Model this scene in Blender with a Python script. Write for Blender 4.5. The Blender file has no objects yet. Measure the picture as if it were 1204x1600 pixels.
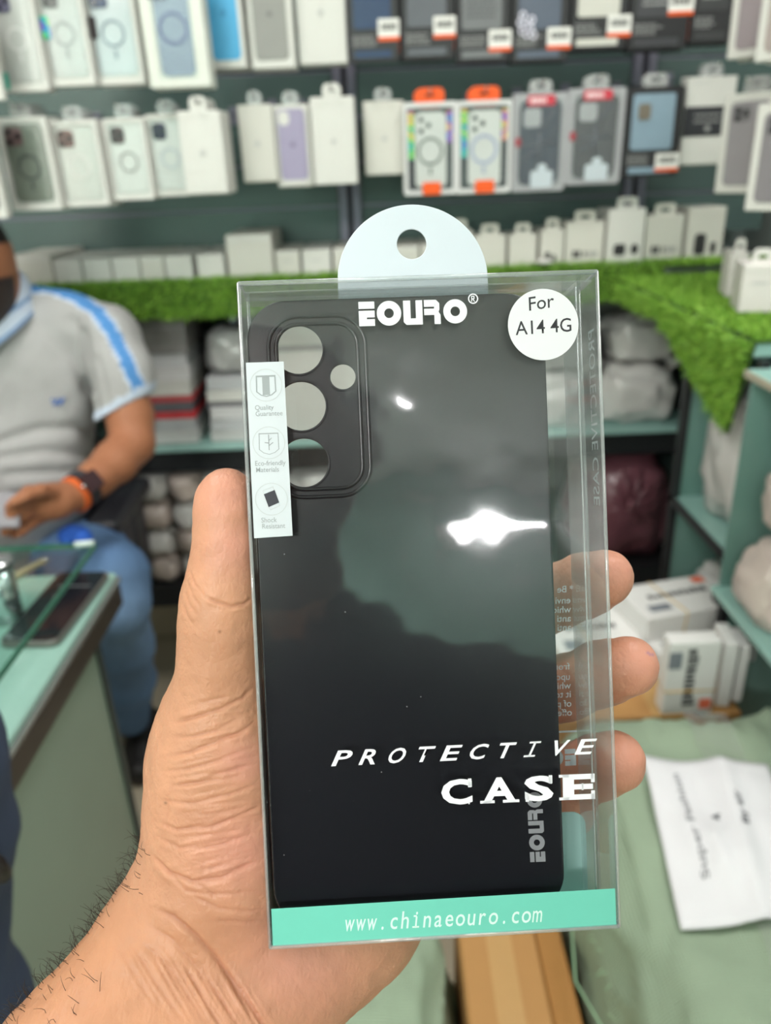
import bpy, bmesh, math, random
import numpy as np
from mathutils import Vector, Matrix, noise

scene = bpy.context.scene
COL = scene.collection
random.seed(7)
RNG = np.random.default_rng(7)

# ------------------------------------------------------------------ camera
CAM_F = 1200.0                                   # focal length in pixels of the 1204x1600 frame
PITCH, ROLL = math.radians(24.0), math.radians(2.3)
CAM_C = np.array([0.0, 0.0, 1.45])
_F = np.array([0, math.cos(PITCH), -math.sin(PITCH)])
_R0 = np.array([1.0, 0, 0]); _U0 = np.array([0, math.sin(PITCH), math.cos(PITCH)])
_R = math.cos(ROLL) * _R0 - math.sin(ROLL) * _U0
_U = math.sin(ROLL) * _R0 + math.cos(ROLL) * _U0
CW = np.array([_R, _U, -_F]).T                   # camera axes in the world (columns)
cam_data = bpy.data.cameras.new('camera')
cam = bpy.data.objects.new('camera', cam_data); COL.objects.link(cam)
cam.matrix_world = Matrix(((CW[0, 0], CW[0, 1], CW[0, 2], CAM_C[0]), (CW[1, 0], CW[1, 1], CW[1, 2], CAM_C[1]),
                           (CW[2, 0], CW[2, 1], CW[2, 2], CAM_C[2]), (0, 0, 0, 1)))
cam_data.sensor_fit = 'VERTICAL'; cam_data.sensor_height = 36.0; cam_data.sensor_width = 27.09
cam_data.lens = CAM_F / 1600.0 * 36.0
cam_data.clip_start = 0.01; cam_data.clip_end = 60
cam_data.dof.use_dof = True; cam_data.dof.focus_distance = 0.2085; cam_data.dof.aperture_fstop = 11.5
scene.camera = cam

# ------------------------------------------------------------------ world, lights, exposure
world = bpy.data.worlds.new('world'); scene.world = world; world.use_nodes = True
world.node_tree.nodes['Background'].inputs[0].default_value = (0.8, 0.9, 1.0, 1)
world.node_tree.nodes['Background'].inputs[1].default_value = 0.15
scene.view_settings.view_transform = 'Standard'; scene.view_settings.look = 'None'
scene.view_settings.gamma = 1.0; scene.view_settings.use_curve_mapping = False
scene.view_settings.exposure = 0.24
scene.cycles.transparent_max_bounces = 40
scene.cycles.max_bounces = 10
scene.cycles.sample_clamp_indirect = 6.0
CEIL_Z = 2.75
PANELS = [(-0.7, 0.75, 13), (0.7, 0.75, 13), (-0.95, -0.6, 6), (0.8, -0.6, 5), (-1.6, -2.45, 54), (-0.8, -2.45, 54)]  # rear pair added out of view, boosted to brighten the far wall and ceiling
for _i, (_x, _y, _w) in enumerate(PANELS):
    _l = bpy.data.lights.new('ceiling_panel_light', 'AREA'); _l.shape = 'SQUARE'; _l.size = 0.5; _l.energy = _w
    _l.color = (1.0, 0.955, 0.93)
    _o = bpy.data.objects.new('ceiling_panel_light', _l); COL.objects.link(_o); _o.location = (_x, _y, CEIL_Z - 0.035)
_l = bpy.data.lights.new('downlight_light', 'AREA'); _l.shape = 'DISK'; _l.size = 0.04; _l.energy = 2.0
_o = bpy.data.objects.new('downlight_light', _l); COL.objects.link(_o); _o.location = (0.24, -2.19, CEIL_Z - 0.02)
_l = bpy.data.lights.new('tube_light', 'AREA'); _l.shape = 'RECTANGLE'; _l.size = 0.34; _l.size_y = 0.035; _l.energy = 4
_o = bpy.data.objects.new('tube_light', _l); COL.objects.link(_o); _o.location = (0.72, -2.92, 2.41)
_o.rotation_euler = (math.radians(90 - 12), 0, 0)

# ------------------------------------------------------------------ measuring helpers (photo pixel + distance -> place in the room)
def ray(px, py): return _F + _R * (px - 602) / CAM_F + _U * (800 - py) / CAM_F
def atY(px, py, y): d = ray(px, py); return CAM_C + d * (y / d[1])
def atZ(px, py, z): d = ray(px, py); return CAM_C + d * ((z - CAM_C[2]) / d[2])
def mm_per_px(P): return float((np.array(P) - CAM_C) @ _F) / CAM_F
def proj(P):
    v = np.asarray(P) - CAM_C; z = v @ _F
    return 602 + CAM_F * (v @ _R) / z, 800 - CAM_F * (v @ _U) / z

# ------------------------------------------------------------------ materials
MATS = {}
def mat(name, col, rough=0.5, metal=0.0, var=0.06, vscale=30.0, bump=0.0, bscale=200.0, spec=0.5, coat=0.0, emit=None, alpha=None, sss=0.0, trans=0.0):
    if name in MATS: return MATS[name]
    m = bpy.data.materials.new(name); m.use_nodes = True; MATS[name] = m
    nt = m.node_tree; b = nt.nodes['Principled BSDF']
    tc = nt.nodes.new('ShaderNodeTexCoord'); nz = nt.nodes.new('ShaderNodeTexNoise')
    nz.inputs['Scale'].default_value = vscale; nz.inputs['Detail'].default_value = 4
    nt.links.new(tc.outputs['Object'], nz.inputs['Vector'])
    mx = nt.nodes.new('ShaderNodeMix'); mx.data_type = 'RGBA'
    c = np.array(col[:3]); mx.inputs['A'].default_value = (*np.clip(c * (1 - var), 0, 1), 1); mx.inputs['B'].default_value = (*np.clip(c * (1 + var), 0, 1), 1)
    nt.links.new(nz.outputs['Fac'], mx.inputs['Factor']); nt.links.new(mx.outputs['Result'], b.inputs['Base Color'])
    b.inputs['Roughness'].default_value = rough; b.inputs['Metallic'].default_value = metal
    b.inputs['Specular IOR Level'].default_value = spec; b.inputs['Coat Weight'].default_value = coat
    b.inputs['Transmission Weight'].default_value = trans
    if sss:
        b.inputs['Subsurface Weight'].default_value = sss; b.inputs['Subsurface Radius'].default_value = (0.008, 0.003, 0.0015)
        b.inputs['Subsurface Scale'].default_value = 0.5
    if alpha is not None: b.inputs['Alpha'].default_value = alpha
    if emit: b.inputs['Emission Color'].default_value = (*col[:3], 1); b.inputs['Emission Strength'].default_value = emit
    if bump:
        n2 = nt.nodes.new('ShaderNodeTexNoise'); n2.inputs['Scale'].default_value = bscale; n2.inputs['Detail'].default_value = 5
        nt.links.new(tc.outputs['Object'], n2.inputs['Vector'])
        bp = nt.nodes.new('ShaderNodeBump'); bp.inputs['Strength'].default_value = bump; bp.inputs['Distance'].default_value = 0.002
        nt.links.new(n2.outputs['Fac'], bp.inputs['Height']); nt.links.new(bp.outputs['Normal'], b.inputs['Normal'])
    return m
def srgb(r, g, b):
    return tuple((c / 255 / 12.92 if c / 255 <= 0.04045 else ((c / 255 + 0.055) / 1.055) ** 2.4) for c in (r, g, b))
def M(r, g, b, rough=0.5, **k):                   # a plain material named after its colour
    return mat(k.pop('name', 'paint_%02x%02x%02x_%d' % (r, g, b, int(rough * 100))), srgb(r, g, b), rough, **k)

def clear_mat(name, tint=(1, 1, 1), ior=1.46, rough=0.03, dust=0.0, haze=0.0, haze_col=(0.82, 0.83, 0.83), gain=1.0, wavy=0.0):
    if name in MATS: return MATS[name]
    m = bpy.data.materials.new(name); m.use_nodes = True; MATS[name] = m
    nt = m.node_tree; nt.nodes.remove(nt.nodes['Principled BSDF']); out = nt.nodes['Material Output']
    tr = nt.nodes.new('ShaderNodeBsdfTransparent'); tr.inputs[0].default_value = (*tint, 1)
    gl = nt.nodes.new('ShaderNodeBsdfGlossy'); gl.inputs['Roughness'].default_value = rough
    ge = nt.nodes.new('ShaderNodeNewGeometry')
    io = nt.nodes.new('ShaderNodeMix'); io.data_type = 'FLOAT'; io.inputs[2].default_value = ior; io.inputs[3].default_value = 1 / ior
    nt.links.new(ge.outputs['Backfacing'], io.inputs[0])
    fr = nt.nodes.new('ShaderNodeFresnel'); nt.links.new(io.outputs[0], fr.inputs['IOR'])
    gm = nt.nodes.new('ShaderNodeMath'); gm.operation = 'MULTIPLY'; gm.inputs[1].default_value = gain; gm.use_clamp = True
    nt.links.new(fr.outputs[0], gm.inputs[0])
    ms = nt.nodes.new('ShaderNodeMixShader'); nt.links.new(gm.outputs[0], ms.inputs[0]); nt.links.new(tr.outputs[0], ms.inputs[1]); nt.links.new(gl.outputs[0], ms.inputs[2])
    last = ms
    if wavy:                                      # thin sheet that is not perfectly flat
        tw = nt.nodes.new('ShaderNodeTexCoord'); nw_ = nt.nodes.new('ShaderNodeTexNoise'); nw_.inputs['Scale'].default_value = 34; nw_.inputs['Detail'].default_value = 1.5; nt.links.new(tw.outputs['Object'], nw_.inputs['Vector'])
        bw = nt.nodes.new('ShaderNodeBump'); bw.inputs['Strength'].default_value = 1.0; bw.inputs['Distance'].default_value = wavy; nt.links.new(nw_.outputs['Fac'], bw.inputs['Height']); nt.links.new(bw.outputs[0], gl.inputs['Normal'])
    if haze or dust:
        df = nt.nodes.new('ShaderNodeBsdfDiffuse'); df.inputs[0].default_value = (*haze_col, 1)
        m2 = nt.nodes.new('ShaderNodeMixShader'); nt.links.new(last.outputs[0], m2.inputs[1]); nt.links.new(df.outputs[0], m2.inputs[2])
        m2.inputs[0].default_value = haze
        if dust:
            tc = nt.nodes.new('ShaderNodeTexCoord'); vo = nt.nodes.new('ShaderNodeTexVoronoi'); vo.inputs['Scale'].default_value = 260
            nt.links.new(tc.outputs['Object'], vo.inputs['Vector'])
            rp = nt.nodes.new('ShaderNodeMapRange'); rp.inputs[1].default_value = 0.05; rp.inputs[2].default_value = 0.03; rp.inputs[3].default_value = 0; rp.inputs[4].default_value = dust
            nt.links.new(vo.outputs['Distance'], rp.inputs[0])
            sp = nt.nodes.new('ShaderNodeSeparateColor'); nt.links.new(vo.outputs['Color'], sp.inputs[0])
            th = nt.nodes.new('ShaderNodeMath'); th.operation = 'GREATER_THAN'; th.inputs[1].default_value = 0.93; nt.links.new(sp.outputs[0], th.inputs[0])
            mu = nt.nodes.new('ShaderNodeMath'); mu.operation = 'MULTIPLY'; nt.links.new(rp.outputs[0], mu.inputs[0]); nt.links.new(th.outputs[0], mu.inputs[1])
            ad = nt.nodes.new('ShaderNodeMath'); ad.operation = 'ADD'; ad.inputs[1].default_value = haze; nt.links.new(mu.outputs[0], ad.inputs[0])
            nt.links.new(ad.outputs[0], m2.inputs[0])
        last = m2
    nt.links.new(last.outputs[0], out.inputs[0])
    return m

# ------------------------------------------------------------------ mesh helpers
def link(name, me, material=None, parent=None, smooth=False):
    o = bpy.data.objects.new(name, me); COL.objects.link(o)
    if material is not None and len(me.materials) == 0: me.materials.append(material)
    if parent is not None: o.parent = parent
    if smooth and len(me.polygons): me.polygons.foreach_set('use_smooth', np.ones(len(me.polygons), dtype=bool))
    return o
def from_lists(name, verts, faces, material=None, parent=None, smooth=False):
    me = bpy.data.meshes.new(name); me.from_pydata([tuple(v) for v in verts], [], [tuple(f) for f in faces]); me.update()
    return link(name, me, material, parent, smooth)
def tag(o, label, cat, group=None, kind=None):
    o['label'] = label; o['category'] = cat
    if group: o['group'] = group
    if kind: o['kind'] = kind
    return o
def struct(o, label=None, cat=None):
    o['kind'] = 'structure'
    if label: o['label'] = label
    if cat: o['category'] = cat
    return o
def thing(name, label, cat, loc=(0, 0, 0), rz=0.0, group=None):
    o = bpy.data.objects.new(name, None); COL.objects.link(o); o.location = loc; o.rotation_euler = (0, 0, rz); o.empty_display_size = 0.02
    return tag(o, label, cat, group)
def box_mesh(x0, x1, y0, y1, z0, z1, bev=0.0, seg=1):
    bm = bmesh.new(); bmesh.ops.create_cube(bm, size=1.0)
    for v in bm.verts:
        v.co = ((x0 + x1) / 2 + v.co.x * (x1 - x0), (y0 + y1) / 2 + v.co.y * (y1 - y0), (z0 + z1) / 2 + v.co.z * (z1 - z0))
    if bev > 0: bmesh.ops.bevel(bm, geom=bm.edges[:], offset=bev, segments=seg, profile=0.5, affect='EDGES')
    me = bpy.data.meshes.new('box'); bm.to_mesh(me); bm.free(); return me
def box(name, b, material, parent=None, bev=0.0, seg=1):
    me = box_mesh(*b, bev=bev, seg=seg); me.name = name
    return link(name, me, material, parent)
def tube_lists(pts, r, n=8, closed=False):
    pts = [np.array(p, float) for p in pts]; rs = r if hasattr(r, '__len__') else [r] * len(pts)
    V, Fc = [], []; prev = None; N = len(pts)
    for i, p in enumerate(pts):
        a = pts[(i - 1) % N] if (closed or i > 0) else p; b = pts[(i + 1) % N] if (closed or i < N - 1) else p
        t = b - a; t = t / (np.linalg.norm(t) + 1e-12)
        if prev is None:
            h = np.array([0, 0, 1.0]) if abs(t[2]) < 0.9 else np.array([1.0, 0, 0]); u = np.cross(t, h)
        else: u = prev - t * (prev @ t)
        u /= np.linalg.norm(u) + 1e-12; prev = u; w = np.cross(t, u)
        for k in range(n):
            q = 2 * math.pi * k / n; V.append(p + rs[i] * (math.cos(q) * u + math.sin(q) * w))
    L = N if closed else N - 1
    for i in range(L):
        for k in range(n):
            a = i * n + k; b = i * n + (k + 1) % n; j = ((i + 1) % N) * n
            Fc.append((a, b, j + (k + 1) % n, j + k))
    if not closed:
        Fc.append(tuple(range(n - 1, -1, -1))); Fc.append(tuple(range((N - 1) * n, N * n)))
    return V, Fc
def tube(name, pts, r, material, parent=None, n=8, closed=False):
    V, Fc = tube_lists(pts, r, n, closed); return from_lists(name, V, Fc, material, parent, True)
def ring_pts(c, r, n=28, ax=0, bx=2):
    out = []
    for k in range(n):
        p = np.array(c, float); p[ax] += r * math.cos(2 * math.pi * k / n); p[bx] += r * math.sin(2 * math.pi * k / n); out.append(p)
    return out

def rr_pts(w, h, r, n=6, cx=0.0, cy=0.0):         # rounded rectangle outline
    r = min(r, w / 2 - 1e-6, h / 2 - 1e-6); P = []
    for (sx, sy, a0) in ((1, 1, 0), (-1, 1, 90), (-1, -1, 180), (1, -1, 270)):
        for k in range(n + 1):
            a = math.radians(a0 + 90 * k / n); P.append((cx + sx * (w / 2 - r) + r * math.cos(a), cy + sy * (h / 2 - r) + r * math.sin(a)))
    return P
def circ_pts(cx, cy, r, n=32): return [(cx + r * math.cos(2 * math.pi * k / n), cy + r * math.sin(2 * math.pi * k / n)) for k in range(n)]
def plate_mesh(loops, t, bev=0.0, res=2):         # flat outline with holes, thickness t around z=0 (local xy plane)
    if bev == 0 and (len(loops) == 1 or (len(loops) == 2 and len(loops[0]) == len(loops[1]))):
        n = len(loops[0]); V = [(p[0], p[1], z) for L in loops for z in (t / 2, -t / 2) for p in L]; R4 = range(n)
        Fc = [(i, n + i, n + (i + 1) % n, (i + 1) % n) for i in R4]
        if len(loops) == 1: Fc += [tuple(R4), tuple(range(2 * n - 1, n - 1, -1))]
        else:
            Fc += [(2 * n + (i + 1) % n, 3 * n + (i + 1) % n, 3 * n + i, 2 * n + i) for i in R4]
            Fc += [(i, (i + 1) % n, 2 * n + (i + 1) % n, 2 * n + i) for i in R4] + [(n + (i + 1) % n, n + i, 3 * n + i, 3 * n + (i + 1) % n) for i in R4]
        me = bpy.data.meshes.new('plate'); me.from_pydata(V, [], Fc); me.update(); return me
    cu = bpy.data.curves.new('plate', 'CURVE'); cu.dimensions = '2D'; cu.fill_mode = 'BOTH'
    for L in loops:
        s = cu.splines.new('POLY'); s.points.add(len(L) - 1); s.use_cyclic_u = True
        for q, p in zip(s.points, L): q.co = (p[0], p[1], 0, 1)
    cu.extrude = max(t / 2 - bev, 0); cu.bevel_depth = bev; cu.bevel_resolution = res; cu.offset = -bev
    o = bpy.data.objects.new('plate', cu); COL.objects.link(o)
    dg = bpy.context.evaluated_depsgraph_get(); me = bpy.data.meshes.new_from_object(o.evaluated_get(dg))
    bpy.data.objects.remove(o); bpy.data.curves.remove(cu); return me
def text_mesh(s, size=1.0, shear=0.0, offset=0.0, extrude=0.0, align='LEFT', spacing=1.0):
    cu = bpy.data.curves.new('lettering', 'FONT'); cu.body = s; cu.size = size; cu.shear = shear; cu.offset = offset; cu.extrude = extrude
    cu.align_x = align; cu.space_character = spacing; cu.resolution_u = 3
    o = bpy.data.objects.new('lettering', cu); COL.objects.link(o)
    dg = bpy.context.evaluated_depsgraph_get(); me = bpy.data.meshes.new_from_object(o.evaluated_get(dg))
    bpy.data.objects.remove(o); bpy.data.curves.remove(cu); return me
def xf(me, f):                                    # move every vertex of a mesh by a function of its coordinates
    n = len(me.vertices); a = np.empty(n * 3, np.float32); me.vertices.foreach_get('co', a)
    a = np.asarray(f(a.reshape(-1, 3).astype(float)), np.float32); me.vertices.foreach_set('co', a.ravel()); me.update(); return me
def join_meshes(name, items):
    bm = bmesh.new()
    for me in items: bm.from_mesh(me)
    out = bpy.data.meshes.new(name); bm.to_mesh(out); bm.free(); return out
def upright(me, off=(0, 0, 0)):                   # local xy plate -> xz plane facing -y
    return xf(me, lambda a: np.c_[a[:, 0] + off[0], -a[:, 2] + off[1], a[:, 1] + off[2]])
def up_plate(name, loops, t, y, material, parent, bev=0.0, cx=0.0, cz=0.0):
    me = upright(plate_mesh(loops, t, bev), (cx, y, cz)); me.name = name
    return link(name, me, material, parent)

# ------------------------------------------------------------------ organic shapes: distance field -> one continuous surface
class Field:
    def __init__(s, lo, hi, res):
        s.lo = np.array(lo, float); s.res = res; s.n = np.ceil((np.array(hi) - s.lo) / res).astype(int) + 1
        s.d = np.full(s.n, 1.0, np.float32); s.ax = [s.lo[i] + res * np.arange(s.n[i]) for i in range(3)]
    def block(s, lo, hi):
        sl = []
        for i in range(3):
            a = int(np.clip(math.floor((lo[i] - s.lo[i]) / s.res), 0, s.n[i])); b = int(np.clip(math.ceil((hi[i] - s.lo[i]) / s.res) + 1, 0, s.n[i])); sl.append(slice(a, max(a, b)))
        X = s.ax[0][sl[0]][:, None, None]; Y = s.ax[1][sl[1]][None, :, None]; Z = s.ax[2][sl[2]][None, None, :]
        return tuple(sl), X, Y, Z
    def mix(s, sl, dn, k):
        d = s.d[sl]
        if k <= 0: s.d[sl] = np.minimum(d, dn); return
        h = np.clip(0.5 + 0.5 * (d - dn) / k, 0, 1); s.d[sl] = (d * (1 - h) + dn * h - k * h * (1 - h)).astype(np.float32)
    def cone(s, a, b, ra, rb, k=0.0):
        a = np.array(a, float); b = np.array(b, float); m = max(ra, rb) + 2.5 * k + 3 * s.res
        sl, X, Y, Z = s.block(np.minimum(a, b) - m, np.maximum(a, b) + m)
        v = b - a; L = v @ v + 1e-12
        t = np.clip(((X - a[0]) * v[0] + (Y - a[1]) * v[1] + (Z - a[2]) * v[2]) / L, 0, 1)
        dn = np.sqrt((X - a[0] - t * v[0]) ** 2 + (Y - a[1] - t * v[1]) ** 2 + (Z - a[2] - t * v[2]) ** 2) - (ra + (rb - ra) * t)
        s.mix(sl, dn, k)
    def chain(s, pts, k=0.0):
        for p, q in zip(pts[:-1], pts[1:]): s.cone(p[:3], q[:3], p[3], q[3], k)
    def ell(s, c, r, k=0.0, rot=None):
        c = np.array(c, float); r = np.array(r, float); m = r.max() + 2.5 * k + 3 * s.res
        sl, X, Y, Z = s.block(c - m, c + m); P = [X - c[0], Y - c[1], Z - c[2]]
        if rot is not None:
            Rm = np.array(rot); P = [P[0] * Rm[0, i] + P[1] * Rm[1, i] + P[2] * Rm[2, i] for i in range(3)]
        q = np.sqrt(sum((P[i] / r[i]) ** 2 for i in range(3))); g = np.sqrt(sum((P[i] / r[i] ** 2) ** 2 for i in range(3))) + 1e-9
        s.mix(sl, q * (q - 1) / g, k)
    def carve(s, fn, k=0.0):
        sl, X, Y, Z = s.block(s.lo, s.lo + s.res * s.n); dn = -fn(X, Y, Z)
        s.d = np.maximum(s.d, dn).astype(np.float32)
    def mesh(s):
        d = s.d; neg = d < 0; n = d.shape
        cnt = np.zeros((n[0] - 1, n[1] - 1, n[2] - 1), np.int8)
        for i in (0, 1):
            for j in (0, 1):
                for k in (0, 1): cnt += neg[i:n[0] - 1 + i, j:n[1] - 1 + j, k:n[2] - 1 + k]
        cells = np.argwhere((cnt > 0) & (cnt < 8)); idx = np.full(cnt.shape, -1, np.int64); idx[tuple(cells.T)] = np.arange(len(cells))
        acc = np.zeros((len(cells), 3)); num = np.zeros(len(cells))
        cor = [(i, j, k) for i in (0, 1) for j in (0, 1) for k in (0, 1)]
        for a in cor:
            for ax in range(3):
                if a[ax] == 1: continue
                b = list(a); b[ax] = 1
                da = d[tuple((cells + a).T)]; db = d[tuple((cells + b).T)]; m = (da < 0) != (db < 0)
                t = np.where(m, da / np.where(m, da - db, 1), 0); p = np.array(a, float) + np.zeros((len(cells), 3)); p[:, ax] += t
                acc += p * m[:, None]; num += m
        V = s.lo + s.res * (cells + acc / num[:, None]); Fs = []
        for ax in range(3):
            u, v = (ax + 1) % 3, (ax + 2) % 3
            sa = [slice(None)] * 3; sb = [slice(None)] * 3; sa[ax] = slice(0, n[ax] - 1); sb[ax] = slice(1, n[ax])
            for q in (u, v): sa[q] = slice(1, n[q] - 1); sb[q] = slice(1, n[q] - 1)
            A = neg[tuple(sa)]; B = neg[tuple(sb)]
            for flip in (False, True):
                e = np.argwhere((A & ~B) if not flip else (~A & B))
                if not len(e): continue
                e[:, u] += 1; e[:, v] += 1
                q0 = e.copy(); q1 = e.copy(); q1[:, u] -= 1; q2 = q1.copy(); q2[:, v] -= 1; q3 = e.copy(); q3[:, v] -= 1
                qs = [idx[tuple(q.T)] for q in (q0, q1, q2, q3)]
                if flip: qs = qs[::-1]
                Fs.append(np.stack(qs, 1))
        return V, np.concatenate(Fs)
def np_mesh(name, V, Fq, material=None, parent=None, smooth=True):
    me = bpy.data.meshes.new(name); nv, nf = len(V), len(Fq); w = Fq.shape[1]
    me.vertices.add(nv); me.vertices.foreach_set('co', np.asarray(V, np.float32).ravel())
    me.loops.add(nf * w); me.loops.foreach_set('vertex_index', np.asarray(Fq, np.int32).ravel())
    me.polygons.add(nf); me.polygons.foreach_set('loop_start', np.arange(0, nf * w, w, dtype=np.int32))
    me.update(calc_edges=True); me.validate()
    return link(name, me, material, parent, smooth)
def smooth_verts(V, Fq, it=2, lam=0.5):
    E = np.concatenate([Fq[:, [i, (i + 1) % Fq.shape[1]]] for i in range(Fq.shape[1])]); n = len(V)
    deg = np.bincount(E[:, 0], minlength=n) + np.bincount(E[:, 1], minlength=n) + 1e-9
    for _ in range(it):
        S = np.stack([np.bincount(E[:, 0], V[E[:, 1], i], n) + np.bincount(E[:, 1], V[E[:, 0], i], n) for i in range(3)], 1)
        V = V + lam * (S / deg[:, None] - V)
    return V
def vnormals(V, Fq):
    a, b, c, e = (V[Fq[:, i]] for i in range(4)); nf = np.cross(c - a, e - b); N = np.zeros_like(V)
    for i in range(4): np.add.at(N, Fq[:, i], nf)
    return N / (np.linalg.norm(N, axis=1)[:, None] + 1e-12)
def fbm(P, scale, seed=0, octaves=3):             # cheap vectorised value noise
    out = np.zeros(len(P)); amp = 1.0; rg = np.random.default_rng(seed); T = rg.random(4096)
    for o in range(octaves):
        Q = P * scale * 2 ** o + rg.random(3) * 50; I = np.floor(Q).astype(int); fr = Q - I; fr = fr * fr * (3 - 2 * fr); s = np.zeros(len(P))
        for i in (0, 1):
            for j in (0, 1):
                for k in (0, 1):
                    h = ((I[:, 0] + i) * 73856093 ^ (I[:, 1] + j) * 19349663 ^ (I[:, 2] + k) * 83492791) & 4095
                    s += T[h] * np.where(i, fr[:, 0], 1 - fr[:, 0]) * np.where(j, fr[:, 1], 1 - fr[:, 1]) * np.where(k, fr[:, 2], 1 - fr[:, 2])
        out += amp * (s - 0.5) * 2; amp *= 0.5
    return out
def subdivide(V, Fq):                             # every quad into four
    n = len(V); E = np.sort(np.concatenate([Fq[:, [i, (i + 1) % 4]] for i in range(4)]), 1); key = E[:, 0].astype(np.int64) * n + E[:, 1]
    uq, inv = np.unique(key, return_inverse=True); a, b = uq // n, uq % n; mid = (V[a] + V[b]) / 2; cen = V[Fq].mean(1)
    m = inv.reshape(4, -1).T + n; c = np.arange(len(Fq)) + n + len(uq)
    Fn = np.concatenate([np.stack([Fq[:, i], m[:, i], c, m[:, (i - 1) % 4]], 1) for i in range(4)])
    return np.concatenate([V, mid, cen]), Fn
def vcol(o, name, C):
    at = o.data.color_attributes.new(name, 'FLOAT_COLOR', 'POINT'); A = np.ones((len(C), 4), np.float32); A[:, :3] = C; at.data.foreach_set('color', A.ravel())
def attr_mat(name, attr, rough=0.7, bump=0.0, bscale=300, sss=0.0, spec=0.3, weave=0.0, var=0.08):
    if name in MATS: return MATS[name]
    m = mat(name, (0.5, 0.5, 0.5), rough, bump=bump, bscale=bscale, sss=sss, spec=spec); nt = m.node_tree; b = nt.nodes['Principled BSDF']
    a = nt.nodes.new('ShaderNodeAttribute'); a.attribute_name = attr
    nz = [n for n in nt.nodes if n.type == 'TEX_NOISE'][0]
    mp = nt.nodes.new('ShaderNodeMapRange'); mp.inputs[3].default_value = 1 - var; mp.inputs[4].default_value = 1 + var; nt.links.new(nz.outputs['Fac'], mp.inputs[0])
    mu = nt.nodes.new('ShaderNodeVectorMath'); mu.operation = 'SCALE'; nt.links.new(a.outputs['Color'], mu.inputs[0]); nt.links.new(mp.outputs[0], mu.inputs['Scale'])
    nt.links.new(mu.outputs[0], b.inputs['Base Color'])
    return m
# ================================================================== the room
X0, X1, Y0, Y1 = -2.2, 1.05, -3.1, 2.3
floor = struct(box('floor', (X0 - .1, X1 + .1, Y0 - .1, Y1 + .1, -0.1, 0), M(196, 186, 164, 0.35, var=0.1, vscale=6)))
ceiling = struct(box('ceiling', (X0 - .1, X1 + .1, Y0 - .1, Y1 + .1, CEIL_Z, CEIL_Z + .1), M(236, 238, 238, 0.7)))
wall_back = struct(box('wall_back', (X0 - .1, X1 + .1, Y1, Y1 + .1, 0, CEIL_Z), M(150, 160, 158, 0.6)))
wall_front = struct(box('wall_front', (X0 - .1, X1 + .1, Y0 - .1, Y0, 0, CEIL_Z), M(164, 206, 194, 0.5)))
wall_left = struct(box('wall_left', (X0 - .1, X0, Y0, Y1, 0, CEIL_Z), M(222, 220, 214, 0.6)))
wall_right = struct(box('wall_right', (X1, X1 + .1, Y0, Y1, 0, CEIL_Z), M(176, 184, 180, 0.5)))
baseboard_back = struct(box('baseboard_back', (X0, X1, Y1 - .015, Y1, 0, 0.12), M(190, 180, 160, 0.4)))

# slat wall behind the goods: dark green lacquered boards between thin metal channels, and the uprights
SW = 2.10
green = M(84, 104, 101, 0.25, name='dark_green_board', var=0.12, vscale=5)
steel = M(128, 126, 142, 0.4, name='grey_violet_steel', metal=0.3)
ux = [X0 + .02, -1.30, -0.058, 0.66, X1 - .02]
for b0, b1 in zip(ux[:-1], ux[1:]):
    z = 1.27
    while z < 2.6:
        box('slat_board', (b0 + .03, b1 - .03, SW, SW + .02, z + .004, z + .096), green, wall_back)
        box('metal_channel', (b0 + .03, b1 - .03, SW + .006, SW + .02, z + .096, z + .104), steel, wall_back)
        z += 0.1
for x in ux[1:-1]:
    for s in (-1, 1):
        box('upright', (x + s * .017 - .011, x + s * .017 + .011, SW - .014, SW + .02, 1.22, 2.6), steel, wall_back, bev=.002)
    box('upright_recess', (x - .006, x + .006, SW, SW + .02, 1.22, 2.6), M(40, 40, 48, 0.6), wall_back)

# ceiling lamps
for i, (x, y, w) in enumerate(PANELS):
    side = ['left', 'right'][i % 2]; where = ['over the shelf wall', 'over the counters', 'added unseen far behind the photographer'][i // 2]
    t = thing('ceiling_panel_lamp', 'square ceiling panel lamp %s, %s of the pair' % (where, side), 'ceiling lamp', (x, y, CEIL_Z), group='ceiling panel lamps')
    for (a, b, c, d) in ((-.28, .28, -.28, -.255), (-.28, .28, .255, .28), (-.28, -.255, -.255, .255), (.255, .28, -.255, .255)):
        box('frame', (a, b, c, d, -.045, 0), M(230, 230, 232, 0.4), t)
    box('back_plate', (-.255, .255, -.255, .255, -.025, -.005), M(240, 240, 240, 0.5), t)
t = thing('downlight', 'small round ceiling downlight', 'ceiling lamp', (0.24, -2.19, CEIL_Z))
tube('trim_ring', [(p[0], p[1], -.012) for p in ring_pts((0, 0, 0), .056, 24, 0, 1)], .009, M(225, 225, 225, .3), t, closed=True)
t = thing('tube_lamp', 'short white tube lamp on the far wall behind the photographer', 'wall lamp', (0.68, -3.1, 2.41))
box('housing', (-.26, .26, 0, .13, -.045, .045), M(235, 235, 235, .4), t, bev=.006)
box('end_cap', (-.275, -.26, .0, .14, -.05, .05), M(210, 210, 210, .4), t, bev=.004)
box('end_cap', (.26, .275, .0, .14, -.05, .05), M(210, 210, 210, .4), t, bev=.004)

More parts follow.
